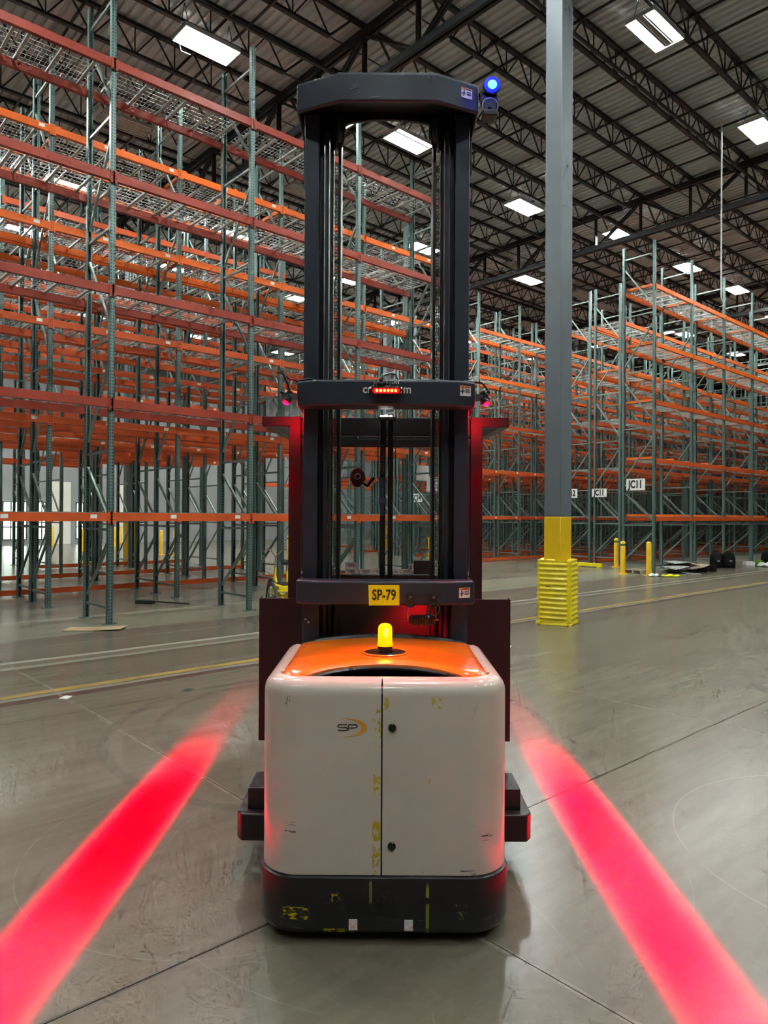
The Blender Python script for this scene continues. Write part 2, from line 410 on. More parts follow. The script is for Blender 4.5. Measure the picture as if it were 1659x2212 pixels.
for s in (-1, 1):
    mb.box(s*.03+(-.07 if s < 0 else 0), s*.03+(0 if s < 0 else .07), 0, L, GT-.16, GT)
    mb.box(s*.03+(-.07 if s < 0 else 0), s*.03+(0 if s < 0 else .07), 0, L, GB-.06, GB+.09)
nn = int(L/JS)
for i in range(nn+1):
    q = i*JS+((JV-vlo) % JS)
    if q > L: break
    for s in (-.035, .035): mb.bar((s, q, GB), (s, q, GT-.1), .045, .045)
    if q+JS <= L:
        if i % 2: a, b = (q, GB), (q+JS, GT-.1)
        else: a, b = (q, GT-.1), (q+JS, GB)
        for s in (-.04, .04): mb.bar((s, a[0], a[1]), (s, b[0], b[1]), .055, .055)
girder = mb.mesh('roof_girder', M['steel'])
for g in range(-2, 6): link('roof_girder', girder, ceiling, (GU+GS*g, vlo, 0))
br = MB().box(-.02, .02, 0, L, -.02, .02).mesh('bridging_rod', M['steel'])
for g in range(-2, 5):
    for k in range(1, 5):
        for z in (JB-.02, JT-.11): link('bridging_rod', br, ceiling, (GU+GS*g+GS*k/5, vlo, z))
pp = MB().cyl((0,0,0), .04, UMAX-UMIN-2, 10, 'x').mesh('sprinkler_pipe', M['pipe'])
for v in (7.95, 12.2, 16.6, 21.5, 27, 33, 3.4, -1.5): link('sprinkler_pipe', pp, ceiling, (UMIN+1, v, JB-.09))

def wall(name, u0, u1, v0, v1, m, z0=0, z1=H_DECK+.05):
    return link(name, MB().box(u0, u1, v0, v1, z0, z1).mesh(name, m), None, (0,0,0), bld_rot, kind='structure')
wb = wall('wall_back', UMIN, UMAX, VMAX, VMAX+.2, M['wall'])
wall('wall_front', UMIN, UMAX, VMIN-.2, VMIN, M['wall'])
wall('wall_left', UMIN-.2, UMIN, VMIN, VMAX, M['wall'])
wall('wall_right', UMAX, UMAX+.2, VMIN, VMAX, M['wall'])
for i, (u, w, z0, z1) in enumerate(((14.5, .6, .3, 2.4), (15.5, .5, .3, 2.4), (10.6, 1.2, .3, 2.4), (12.2, .6, .3, 2.4))):
    wr = link('window_%d' % (i+1), MB().box(u, u+w, VMAX-.04, VMAX-.01, z0, z1).mesh('window', M['daylight']), None, (0,0,0), bld_rot, kind='structure')
    fr = MB()
    for k in range(4): fr.box(u+w*k/3-.03, u+w*k/3+.03, VMAX-.08, VMAX-.03, z0, z1)
    for k in range(4): fr.box(u-.03, u+w+.03, VMAX-.08, VMAX-.03, z0+(z1-z0)*k/3-.03, z0+(z1-z0)*k/3+.03)
    link('window_frame', fr.mesh('window_frame', M['black']), wr)
for i, (u, w) in enumerate(((13.1, 1.1), (15.25, .2), (9.0, 1.4), (17.0, .7))):
    link('trim_%d' % (i+1), MB().box(u, u+w, VMAX-.02, VMAX, .0, 3.6).mesh('trim', M['wallp']), None, (0,0,0), bld_rot, kind='structure')

# columns
def column(u, v, label, guard):
    c = thing('steel_column', label, 'column', W2(u, v), TH)
    s = .155
    obj('column_shaft', MB().box(-s, s, -s, s, 1.71, GB-.06), M['colgrey'], c, bevel=.012)
    obj('yellow_base_sleeve', MB().box(-s-.001, s+.001, -s-.001, s+.001, .0, 1.71), M['colyel'], c, bevel=.012, label='yellow painted lower part')
    return c
column(9.73, 6.61, 'grey square steel column with yellow base inside the ribbed yellow guard', True)
column(9.70, 23.6, 'grey steel column standing between far rack rows behind the left racks', False)
column(21.4, 23.6, 'distant grey steel column seen through the truck mast', False)

# high bay fixtures
tube_m = MB().cyl((-.575, 0, 0), .019, 1.15, 6, 'x').mesh('lamp_tube', M['tube'])
tube_o = MB().cyl((-.575, 0, 0), .019, 1.15, 6, 'x').mesh('lamp_tube', M['off'])
mb = MB()
for k in range(6): mb.box(-.61, .61, -.2375+k*.095-.040, -.2375+k*.095+.040, .035, .05)  # gaps between the top plates are added so the tubes brighten the ceiling
for s in (-1, 1): mb.box(-.61, .61, s*.30-.008, s*.30+.008, -.035, .05)
for s in (-1, 1): mb.box(s*.61-.008, s*.61+.008, -.30, .30, -.035, .05)
for k in range(-2, 3): mb.box(-.60, .60, k*.095-.004, k*.095+.004, -.01, .035)
house_m = mb.mesh('fixture_housing', M['fix'])
hang_m = MB().bar((0, -.2, .05), (0, 0, .62), .008).bar((0, .2, .05), (0, 0, .62), .008).mesh('hanger_wire', M['steel'])
cond_m = MB().tube([(-.3,.1,.06),(-.42,.12,.02),(-.5,.2,-.10),(-.42,.3,-.16),(-.2,.34,-.12)], .008, 6).mesh('whip_cord', M['fix'])
def fixture(u, v, label, lit=True, group=None, cord=False, off=(), rz=0):
    f = thing('high_bay_light', label, 'ceiling light', W2(u, v, 11.30), TH+rz, group)
    link('fixture_housing', house_m, f); link('hanger_wire', hang_m, f, (-.5,0,0)); link('hanger_wire', hang_m, f, (.5,0,0))
    for k in range(6):
        link('lamp_tube', tube_m if (lit and k not in off) else tube_o, f, (0, -.2375+k*.095, 0))
    if cord: link('whip_cord', cond_m, f)
    return f
GL = 'high bay lights hung under the joists'
VIS = [(6.95,13.17,'lit six-tube high bay light above the front left racks, largest at the left',1,1,()),
 (12.55,13.05,'lit high bay light seen through the top of the truck mast opening',1,0,(1,)),
 (13.26,6.8,'lit high bay light at the top right beyond the grey column, two tubes dark',1,0,(2,3)),
 (17.86,13.4,'lit high bay light between the mast and the grey column',1,0,()),
 (22.05,12.55,'lit high bay light just right of the grey column above the racks',1,0,()),
 (26.8,12.4,'lit high bay light above the tall upright of the right racks',1,0,()),
 (30.9,12.2,'lit high bay light beside the hanging white conduit at the right',1,0,()),
 (17.95,17.9,'lit high bay light behind the inner right mast rail, seen above the beams',1,0,()),
 (18.1,22.4,'small lit high bay light seen through the middle of the mast opening',1,0,()),
 (6.9,17.2,'unlit high bay light above the second left rack row',0,1,()),
 (12.3,17.2,'unlit high bay light just left of the truck mast among the joists',0,0,()),
 (22.0,16.8,'unlit high bay light far off just left of the grey column',0,0,()),
 (26.9,17.0,'unlit high bay light right of the grey column under the far girder',0,0,())]
for u, v, lab, lit, cord, off in VIS: fixture(u, v, lab, lit, GL, cord, off)
for v in (6.8,): 
    for u in (2.4, 7.8, 18.6, 24.2, 30): fixture(u, v, 'lit high bay light over the open aisle outside the picture', True, GL)
for v in (1.5, -4.5):
    for u in (-4, 2.4, 8, 13.5, 19.5): fixture(u, v, 'lit high bay light over the open aisle outside the picture', True, GL)
for u in (-4, 1.4): fixture(u, 13.1, 'lit high bay light over the left racks outside the picture', True, GL)
ORD = ('first', 'second', 'third', 'fourth', 'fifth', 'sixth', 'seventh')
for v in (17.4, 21.5, 25.8, 30.3, 35):
    for u in (1.5, 7, 12.4, 18.1, 23.5, 29, 35):
        if (v, u) in ((17.4,7),(17.4,12.4),(17.4,18.1),(21.5,18.1)): continue
        li = (int(u*3+v) % 4) != 0 or v > 24
        fixture(u, v, '%s high bay light, %s from left, %s light row behind the front aisle' % ('lit' if li else 'unlit', ORD[(1.5,7,12.4,18.1,23.5,29,35).index(u)], ORD[(17.4,21.5,25.8,30.3,35).index(v)]), li, GL)
for v in (12.6, 17): 
    for u in (36.5, 43): fixture(u, v, 'lit high bay light beyond the right racks, %s of the %s aisle pair' % ('nearer' if u < 40 else 'farther', 'front' if v < 14 else 'second'), True, GL)

# ------------------------------------------------------------------ pallet racks
BAY = 2.50; DEP = 1.0; PH = 10.12
LV = [1.667+1.765*k for k in range(5)]
pw, pd = .082, .074
def cpost(h):        # open channel column with a foot plate
    t = .004; mb = MB()
    mb.box(-pw/2, pw/2, -pd/2, -pd/2+t, 0, h); mb.box(-pw/2, -pw/2+t, -pd/2, pd/2, 0, h); mb.box(pw/2-t, pw/2, -pd/2, pd/2, 0, h)
    mb.box(-pw/2, -pw/2+.02, pd/2-t, pd/2, 0, h); mb.box(pw/2-.02, pw/2, pd/2-t, pd/2, 0, h)
    mb.box(-.10, .10, -.07, .07, 0, .01)
    return mb
post_m = cpost(PH).mesh('upright', M['post'])
strut_m = MB().box(-.018, .018, 0, DEP-pd, -.02, .02).mesh('brace', M['brace'])
struts = [.25, 1.47, 2.70, 4.45, 6.20, 7.95, 9.75]
diag = {}
def dg(z0, z1, up):
    k = (round(z1-z0, 2), up)
    if k not in diag:
        h = z1-z0; a, b = .12*h, .82*h
        mb = MB()
        mb.bar((0, 0, a if up else b), (0, DEP-pd, b if up else a), .036, .04)
        diag[k] = mb.mesh('brace', M['brace'])
    return diag[k]
mbx = MB()
for z in struts: mbx.box(-.018, .018, 0, DEP-pd, z-.02, z+.02)
for i in range(6):
    h = struts[i+1]-struts[i]; a, b = struts[i]+.12*h, struts[i]+.82*h
    if i % 2 == 0: a, b = b, a
    mbx.bar((0, 0, a), (0, DEP-pd, b), .036, .04)
brace_all = mbx.mesh('frame_bracing', M['brace'])
BL = BAY-pw
def beam_mesh(m):
    mb = MB().box(0, BL, -.025, .025, -.065, .065)
    mb.box(0, BL, .025, .045, -.065, .03)
    mb.box(-.055, .012, -.032, -.024, -.105, .085); mb.box(BL-.012, BL+.055, -.032, -.024, -.105, .085)
    return mb.mesh('shelf_beam', m)
beams = {k: beam_mesh(M[k]) for k in ('orange', 'orange_b', 'rust')}
mb = MB()
for s in (0, 1):
    x = -.045 if s == 0 else BL+.045
    for i in range(4):
        for j in (-.018, .018): mb.cyl((x+j, -.0335, -.08+i*.045), .007, -.002, 6, 'y')
rivet_m = mb.mesh('connector_slots', M['ink'])
cross_m = MB().box(-.03, .03, 0, DEP-.06, -.04, .04).mesh('cross_bar', M['orange_b'])
rail_m = {k: MB().box(-.02 if k == 'end' else 0, BL+.06, -.03, .03, .03, .14).mesh('floor_rail', M['orange']) for k in ('mid', 'end')}
spacer_m = MB().box(-.03, .03, 0, 1, -.04, .04).mesh('row_spacer', M['rust'])
dw, dl = 1.13, DEP-.02
def deck_mesh(nu, nv, w=.006):
    mb = MB()
    for i in range(nu+1):
        x = dw*i/nu; mb.box(x-w/2, x+w/2, -.03, dl, .012, .018)
    for j in range(nv+1):
        y = -.02+(dl+.02)*j/nv; mb.box(0, dw, y-w/2, y+w/2, .006, .012)
    return mb.mesh('wire_deck', M['wire'])
deck_near = deck_mesh(16, 9, .0065)
deck_far = deck_mesh(10, 6, .009)
chan_m = MB().box(-.02, .02, .0, dl-.01, -.028, .004).mesh('support_channel', M['chan'])
tag_m = MB().box(-.05, .05, -.0275, -.0255, -.03, .03).mesh('location_tag', M['tagw'])
tagi = MB()
for i in range(9): tagi.box(-.038+i*.009, -.034+i*.009, -.029, -.027, -.016, .020)
tagi_m = tagi.mesh('barcode_print', M['ink'])

def rack(label, u0, v0, nb, near=1, cols='orange', rail=(0, 0), tags=(), cross=(), chan=True, skip=(), group='pallet rack rows', du=0):
    """near: 2 = every brace and channel its own object, 1 = braces joined, 0 = light"""
    r = thing('pallet_rack', label, 'pallet rack', W2(U0+u0+du, V0+v0), TH, group)
    for i in range(nb+1):
        x = i*BAY
        link('upright', post_m, r, (x, 0, 0)); link('upright', post_m, r, (x, DEP, 0), (0,0,pi))
        if near == 2:
            for z in struts: link('brace', strut_m, r, (x, pd/2, z))
            for k in range(6): link('brace', dg(struts[k], struts[k+1], k % 2 == 1), r, (x, pd/2, struts[k]))
        else: link('frame_bracing', brace_all, r, (x, pd/2, 0))
    for i in range(nb):
        x = i*BAY+pw/2
        for l, z in enumerate(LV):
            if (i, l) in skip: continue
            ck = cols[l] if isinstance(cols, (list, tuple)) else cols
            for side in (0, 1):
                if side == 0:
                    b = link('shelf_beam', beams[ck], r, (x, -pd/2, z))
                    if near == 2: link('connector_slots', rivet_m, b)
                    if l in tags:
                        for q in (.40, .92): 
                            t = link('location_tag', tag_m, b, (BL*q+random.uniform(-.05,.05), 0, .01))
                            if near == 2 and l == 0: pass
                else: link('shelf_beam', beams[ck], r, (x+BL, DEP+pd/2, z), (0,0,pi))
            for d in (0, 1):
                dk = link('wire_deck', deck_near if near == 2 else deck_far, r, (x+.04+d*(dw+.03), .01, z+.06))
                if chan and near >= 1:
                    for q in (.09, .565, 1.04): link('support_channel', chan_m, dk, (q, .0, 0))
                elif near == 0: pass
            if l in cross and i < 4:
                for q in (.10, 1.3): link('cross_bar', cross_m, r, (x+q, .03, z+.10))
        for side in (0, 1):
            if rail[side]: link('floor_rail', rail_m['mid'], r, (x-.02, -.02+side*(DEP+.06), 0))
    return r
R1C = ['orange', 'rust', 'rust', 'rust', 'rust']
R2C = ['orange', 'orange', 'orange', 'orange_b', 'orange_b']
rack('nearest left pallet rack with red-brown upper beams and wire decks, by the cardboard', -BAY, 0, 4, 2, R1C, tags=(0,))
rack('second left pallet rack with white location tags on orange beams, behind the nearest row', -BAY, 2.65, 5, 2, R2C, tags=(0,1,2,3,4), cross=(4,3), du=-.10)
rack('third left pallet rack standing back to back with the tagged second row', -BAY, 3.87, 5, 1, R2C, rail=(0,1))
rack('fourth left pallet rack across the aisle behind the back to back pair', 0, 6.40, 3, 1, 'orange', tags=(0,1,2,3))
rack('fifth left pallet rack, back of the second back to back pair', 0, 7.62, 3, 0, 'orange', rail=(0,1))
rack('sixth left pallet rack counted away from the camera', BAY, 10.15, 2, 0, 'orange', tags=(0,1,2))
rack('seventh left pallet rack counted away from the camera', BAY, 11.37, 2, 0, 'orange', rail=(0,1))
rack('eighth left pallet rack counted away from the camera, near the far wall', 0, 13.9, 2, 0, 'orange')
BU = 16.22
rack('right hand pallet rack whose end upright carries the JC11 sign', BU, -.58, 12, 2, R2C, rail=(0,0), cross=(0,1,2,3,4))
rack('right hand pallet rack second from the front, behind the JC11 row', BU+BAY*1.15, 2.18, 11, 1, R2C, rail=(0,0), cross=(3,))
rack('right hand pallet rack third from the front, backing the second row', BU+BAY*1.15, 3.40, 11, 1, R2C, rail=(1,1))
rack('far pallet rack beyond the mast right of the cab, front of its pair', BU, 6.35, 13, 1, R2C, rail=(1,0), tags=(0,1))
rack('far pallet rack beyond the mast right of the cab, back of its pair', BU, 7.57, 13, 0, 'orange', rail=(0,1))
rack('far pallet rack seen through the cab window, front of its pair', BU+.4, 10.15, 13, 0, 'orange', rail=(1,0), tags=(0,1))
rack('far pallet rack seen through the cab window, back of its pair', BU+.4, 11.37, 13, 0, 'orange')
rack('far pallet rack left of the cab window behind the left racks', BU, 13.9, 12, 0, 'orange', rail=(1,0))
rack('far pallet rack nearly hidden behind the left racks', BU, 15.12, 12, 0, 'orange')
rack('farthest green and orange pallet rack near the back wall', BU+1, 18.3, 10, 0, 'orange', rail=(1,0))
rack('farthest green and orange pallet rack along the back wall', BU, 22.3, 10, 0, 'orange')

#PART2
# ------------------------------------------------------------------ the order picker truck
OX, OY = .008, 3.4
truck = thing('order_picker_truck', 'cream and orange order picker lift truck with tall black mast, seen from behind', 'lift truck', (OX, OY, 0))
def absloc(o):
    v = Vector((0,0,0))
    while o and o is not truck: v += o.location; o = o.parent
    return v
def tk(name, mb, m, parent=None, smooth=False, bevel=0, seg=2, **kw):
    parent = parent or truck
    off = absloc(parent)+Vector((0, OY, 0))
    mb.v = [(p[0]-off.x, p[1]-off.y, p[2]-off.z) for p in mb.v]
    return obj(name, mb, m, parent, smooth, bevel, seg, **kw)
def tx(name, body, m, parent, size, loc, **kw):
    off = absloc(parent)+Vector((0, OY, 0))
    return text(name, body, m, parent, size, Vector(loc)-off, **kw)
def rrect(hw, y0, y1, rf, rb, n=8):
    pts = []
    for cx, cy, r, a0 in ((-hw+rf, y0+rf, rf, 180), (hw-rf, y0+rf, rf, 270), (hw-rb, y1-rb, rb, 0), (-hw+rb, y1-rb, rb, 90)):
        for i in range(n+1):
            a = radians(a0+90*i/n); pts.append((cx+r*cos(a), cy+r*sin(a)))
    return pts
def ring(hw, y0, y1, rf, rb, z, ins=0, n=8):
    return [(x, y, z) for x, y in rrect(hw-ins, y0+ins, y1-ins, max(.01, rf-ins), max(.01, rb-ins), n)]
# bumper skirt
mb = MB(); a = (.515, 2.822, 3.75, .175, .08)
mb.loft([ring(*a, .035, .03), ring(*a, .045, .012), ring(*a, .07, 0), ring(*a, .25, 0), ring(*a, .262, .004), ring(*a, .267, .014)])
skirt = tk('bumper_skirt', mb, M['skirt'], smooth=True)
for x, z, r in ((-.193, .186, .011), (-.012, .184, .017), (.170, .180, .012)):
    tk('bolt_hole', MB().lathe([(r, 0), (r, -.004), (r*.8, -.0042), (r*.78, -.001)], (x, 2.8205, z), 20, 'y'), M['black'], skirt, smooth=True)
for x, z, r in ((-.122, .085, .0), (.098, .083, .0)):
    st = tk('worn_sticker', MB().box(x-.017, x+.017, 2.8195, 2.821, z-.023, z+.020), M['white'], skirt)
    tk('sticker_print', MB().bar((x-.012, 2.819, z-.016), (x+.012, 2.819, z+.008), .005, .0008).bar((x-.012, 2.819, z+.008), (x+.012, 2.819, z-.016), .005, .0008), M['warn'], st)  if x < 0 else \
    tk('sticker_print', MB().bar((x-.014, 2.819, z-.016), (x-.004, 2.819, z-.012), .006, .0008).bar((x+.004, 2.819, z-.012), (x+.014, 2.819, z-.003), .006, .0008), M['warn'], st)
# cream body: two doors over a dark core
def body_loft(hw, y0, y1, rf, rb, z0, z1, rt, ins=0):
    a = (hw, y0, y1, rf, rb); R = [ring(*a, z0, ins)]
    R.append(ring(*a, z1-rt, ins))
    for i in range(1, 7):
        t = i/6*pi/2; R.append(ring(*a, z1-rt+rt*sin(t), ins+rt*(1-cos(t))))
    return MB().loft(R)
BZ = 1.045
def half_body(sign):
    mb = body_loft(.505, 2.838, 3.70, .165, .06, .270, BZ, .065)
    me = mb.mesh('tmp', M['body']); bm = bmesh.new(); bm.from_mesh(me)
    bmesh.ops.bisect_plane(bm, geom=bm.verts[:]+bm.edges[:]+bm.faces[:], plane_co=(sign*.0030-.0115,0,0), plane_no=(-sign,0,0), clear_outer=True)
    # cut the top opening under the hood
    bmesh.ops.delete(bm, geom=[f for f in bm.faces if all(abs(v.co.z-BZ) < 1e-4 for v in f.verts)], context='FACES')
    out = MB(); out.v = [tuple(v.co) for v in bm.verts]; bm.verts.index_update(); out.f = [tuple(v.index for v in f.verts) for f in bm.faces]
    bm.free(); bpy.data.meshes.remove(me); return out
dl_ = tk('body_door', half_body(-1), M['body'], smooth=True, label='left cream door with the two-letter emblem')
dr_ = tk('body_door', half_body(1), M['body'], smooth=True, label='right cream door with two round black latches')
tk('body_core', body_loft(.495, 2.852, 3.69, .16, .05, .27, BZ-.03, .05), M['blackp'], smooth=True)
tk('side_rail_top', MB().loft([[(-.44,2.95,BZ-.004),(-.505+.065,2.95,BZ-.004),(-.44,3.62,BZ-.004)]]*2, cap=False) if False else MB().box(-.452,-.425,3.0,3.63,BZ-.02,BZ-.001), M['body'])
tk('side_rail_top', MB().box(.425,.452,3.0,3.63,BZ-.02,BZ-.001), M['body'])
tk('front_rim', MB().box(-.34,.34,2.895,2.925,BZ-.03,BZ-.002), M['body'], bevel=.008)
for z in (.857, .386):
    k = tk('door_latch', MB().lathe([(.0165,0),(.0165,-.004),(.014,-.007),(.006,-.0072),(.005,-.005)], (.0295, 2.838, z), 24, 'y'), M['blackp'], dr_, smooth=True)
# two-letter emblem: rounded strokes and a crescent
EY = 2.8368
def stroke(mb, pts, w):
    for i in range(len(pts)-1):
        a, b = Vector((pts[i][0], EY, pts[i][1])), Vector((pts[i+1][0], EY, pts[i+1][1]))
        mb.bar(a, b, w, .0012, up=(0,1,0)) if False else mb.prism(quad(pts[i], pts[i+1], w), EY-.0006, EY+.0006, 'xz')
def quad(a, b, w):
    d = Vector((b[0]-a[0], b[1]-a[1])); d.normalize(); n = Vector((-d.y, d.x))*w/2; e = d*w*.30
    return [(a[0]-e.x+n.x, a[1]-e.y+n.y), (a[0]-e.x-n.x, a[1]-e.y-n.y), (b[0]+e.x-n.x, b[1]+e.y-n.y), (b[0]+e.x+n.x, b[1]+e.y+n.y)]
def arcp(cx, cz, rx, rz, a0, a1, n=8): return [(cx+rx*cos(radians(a0+(a1-a0)*i/n)), cz+rz*sin(radians(a0+(a1-a0)*i/n))) for i in range(n+1)]
cx0, cz0 = -.1865, .857
sx, h = .036, .0115
mb = MB()
stroke(mb, [(cx0+sx-.001, cz0+h)]+arcp(cx0+.005, cz0+h/2, .005, h/2, 90, 270)+arcp(cx0+sx-.005, cz0-h/2, .005, h/2, 90, -90)+[(cx0, cz0-h)], .0032)
px = cx0+sx+.004
stroke(mb, [(px, cz0-h-.001), (px, cz0+h*.2)]+arcp(px+.006, cz0+h*.4, .006, h*.6, 180, 90, 4)+arcp(px+.030, cz0+h*.45, .006, h*.55, 90, -90)+[(px+.004, cz0-h*.10)], .0032)
tk('emblem_letters', mb, M['ink'], dl_)
N = 26; outer = []; inner = []
for i in range(N+1):
    t = radians(105-200*i/N)
    outer.append((-.149+.091*cos(t)*.86, cz0+.0365*sin(t)))
a0, a1 = outer[0], outer[-1]
pts = arcp(-.151, cz0, .079, .036, 112, -102, 30)
inn = arcp(-.164, cz0, .071, .0315, 102, -88, 30)
mb = MB(); vs = [(x, EY-.0006, z) for x, z in pts]+[(x, EY-.0006, z) for x, z in inn]; k = len(pts)
# blend the tips together so that the crescent tapers
for i in range(k):
    w = min(1, min(i, k-1-i)/9.0); o = pts[i]; q = inn[i]
    vs[k+i] = (o[0]+(q[0]-o[0])*w, EY-.0006, o[1]+(q[1]-o[1])*w)
mb.add(vs, [(i, i+1, k+i+1, k+i) for i in range(k-1)])
mb.add([(x, y+.001, z) for x, y, z in vs], [(i, i+1, k+i+1, k+i) for i in range(k-1)])
tk('emblem_crescent', mb, M['swoosh'], dl_)
# hood: front and rear orange panels, curved lip, dark vent below
def hood_z(x, y): return 1.052+.030*(1-(x/.45)**2)-.010*max(0, (3.05-y)/.15)**2*(.15 if y > 3.05 else 1)
def lip(x):
    t = abs(x)
    return 2.905+.125*(max(0, 1-(t/.335)**2))**.9 if t < .335 else 2.905+.05*max(0, (t-.385)/.045)**2.2
def back(x): return 3.60+.03*(1-(x/.43)**2)
def seam(x): return 3.215+.035*(1-(x/.43)**2)
def hood_panel(f0, f1, gap0, gap1, hw=.430, roundf=0):
    nx, ny = 40, 10; mb = MB(); top = []; 
    for i in range(nx+1):
        x = -hw+2*hw*i/nx
        for j in range(ny+1):
            y0, y1 = f0(x)+gap0, f1(x)-gap1; y = y0+(y1-y0)*j/ny
            e = min(i, nx-i)/nx*2*hw; ed = max(0, 1-e/.02)*.012
            ef = max(0, 1-(y-y0)/.03)*.012*roundf
            top.append((x, y, hood_z(x, y)-ed-ef))
    bot = [(x, y, z-.022) for x, y, z in top]; m = ny+1; K = len(top)
    fs = []
    for i in range(nx):
        for j in range(ny):
            a = i*m+j; fs.append((a, a+m, a+m+1, a+1)); fs.append((K+a, K+a+1, K+a+m+1, K+a+m))
    for i in range(nx):
        a = i*m; fs.append((a, K+a, K+a+m, a+m)); a = i*m+ny; fs.append((a, a+m, K+a+m, K+a))
    for j in range(ny):
        fs.append((j, j+1, K+j+1, K+j)); a = nx*m+j; fs.append((a, K+a, K+a+1, a+1))
    return mb.add(top+bot, fs)
hf = tk('hood_panel', hood_panel(lip, seam, 0, .0012, roundf=1), M['hood'], smooth=True, label='front orange hood panel with curved lip')
hr = tk('hood_panel', hood_panel(seam, back, .0012, 0), M['hood'], smooth=True, label='rear orange hood panel')
mb = MB()
for i in range(15): mb.box(-.33+i*.047-.008, -.33+i*.047+.008, 2.935, 3.05, 1.018, 1.026)
tk('vent_slats', mb, M['blackp'], kind='stuff')
tk('hood_gasket', MB().tube([(x, lip(x)-.004, hood_z(x, lip(x))-.028) for x in [-.335+.67*i/30 for i in range(31)]], .009, 6), M['blackp'], smooth=True)
tk('hood_rear_trim', MB().tube([(-.42, 3.62, 1.03)]+[(-.36+.72*i/16, 3.66, 1.050+.026*(1-(2*i/16-1)**2)) for i in range(17)]+[(.42, 3.62, 1.03)], .022, 8), M['blackp'], smooth=True)
# beacon on its dished plate
bx, by = -.0, 3.22
bz = hood_z(0, by)
tk('beacon_plate', MB().lathe([(.094,0),(.094,.003),(.088,.004),(.03,.0035)], (bx, by, bz+.0005), 36), M['blackp'], smooth=True)
tk('beacon_plate_rim', MB().torus((bx, by+.004, bz+.002), .099, .006, 36, 8), M['hood'], smooth=True)
bc = tk('warning_beacon', MB().lathe([(.034,0),(.034,.027),(.031,.028)], (bx, by, bz+.004), 24), M['blackp'], smooth=True, label='amber flashing beacon on the hood')
M['amber'] = emit('amber_lens', (1.0, .36, .01), 2.5)
M['amberhot'] = emit('amber_core', (1.0, .75, .15), 10)
mb = MB(); prof = [(.034,0),(.035,.004),(.035,.012),(.0325,.014)]
for i in range(8): prof += [(.0325, .018+i*.007), (.0315, .0215+i*.007)]
prof += [(.032,.078),(.029,.090),(.020,.099),(.006,.102)]
ml, nt, p = new_mat('amber_lens_plastic')
p.inputs['Base Color'].default_value = (1,.42,.01,1); p.inputs['Roughness'].default_value = .1; p.inputs['Transmission Weight'].default_value = .55
p.inputs['IOR'].default_value = 1.2; p.inputs['Emission Color'].default_value = (1,.33,.0,1); p.inputs['Emission Strength'].default_value = .8
tk('beacon_lens', mb.lathe(prof, (bx, by, bz+.032), 24), ml, bc, smooth=True)
tk('beacon_lamp', MB().lathe([(.006,0),(.010,.01),(.010,.03),(.005,.036)], (bx+.003, by-.008, bz+.075), 12), M['amberhot'], bc, smooth=True)
pl = bpy.data.lights.new('beacon_light', 'POINT'); pl.energy = .3; pl.color = (1, .5, .06); pl.shadow_soft_size = .03
po = bpy.data.objects.new('beacon_light', pl); COL.objects.link(po); po.parent = bc; po.location = Vector((bx, by, bz+.17))-absloc(bc)-Vector((0,OY,0))

# mast
MZ0, MZ1 = .12, 3.86
for s in (-1, 1):
    c = tk('mast_channel', MB().box(*sorted((s*.360, s*.437)), 3.75, 3.775, MZ0, MZ1-.03).box(*sorted((s*.425, s*.437)), 3.775, 3.90, MZ0, MZ1-.03).box(*sorted((s*.36, s*.425)), 3.885, 3.90, MZ0, MZ1-.03), M['mast'], bevel=.004, label='outer slate mast upright')
    for k, (a, b, y) in enumerate(((.338, .360, 3.80), (.312, .332, 3.785), (.288, .306, 3.81))):
        tk('mast_rail', MB().box(*sorted((s*a, s*b)), y, y+.02, MZ0+.02*k, MZ1-.10).box(*sorted((s*(a+.004), s*(a+.010))), y, 3.93, MZ0, MZ1-.10), M['mast'] if k == 1 else M['mastd'], bevel=.002, seg=1)
    tk('inner_mast_rail', MB().box(*sorted((s*.247, s*.262)), 3.80, 3.84, MZ0, MZ1-.08).box(*sorted((s*.247, s*.252)), 3.84, 3.94, MZ0, MZ1-.08), M['mastd'], bevel=.002, seg=1)
    tk('hose', MB().cyl((s*.298, 3.80, 1.3), .007, 2.35, 10), M['chain' if s < 0 else 'blackp'], smooth=True)
    # lift chain: alternating links
    ch = MB(); zz = 1.36; i = 0
    while zz < 3.60:
        w = .007 if i % 2 else .0045
        for q in (-w, w): ch.box(s*.272+q-.0012, s*.272+q+.0012, 3.812-.006, 3.812+.006, zz, zz+.021)
        ch.bar((s*.272-.009, 3.812, zz+.004), (s*.272+.009, 3.812, zz+.004), .004, n=6)
        zz += .0175; i += 1
    tk('lift_chain', ch, M['chain'], kind='stuff')
    sh = tk('chain_sheave', MB().lathe([(.03,-.02),(.078,-.02),(.082,-.014),(.070,-.008),(.070,.008),(.082,.014),(.078,.02),(.03,.02)], (s*.268, 3.83, 3.765), 36, (cos(.35)*s, -sin(.35), 0)), M['mast'], smooth=True)
    tk('lift_cylinder', MB().cyl((s*.30, 3.87, .2), .022, 1.06, 20).cyl((s*.30, 3.87, 1.0), .028, .05, 20), M['chrome'], smooth=True)
    tk('mast_base_bracket', MB().box(*sorted((s*.345, s*.425)), 3.72, 3.749, .55, 1.245), M['mast'], bevel=.003)
    for z in (1.16, 1.145): tk('bracket_bolt', MB().cyl((s*(.415 if z > 1.15 else .40), 3.72, z), .006, -.005, 6, 'y'), M['chrome'] if s < 0 else M['ink'])
def crossbar(c, w, y0, dy, z0, z1, ythick, yside, **kw):
    p = [(-c, y0), (c, y0), (w, y0+dy), (w, yside), (w-.025, yside), (w-.025, ythick), (-w+.025, ythick), (-w+.025, yside), (-w, yside), (-w, y0+dy)]
    return tk('mast_crossbar', MB().prism(p, z0, z1), M['mast'], bevel=.012, seg=3, **kw)
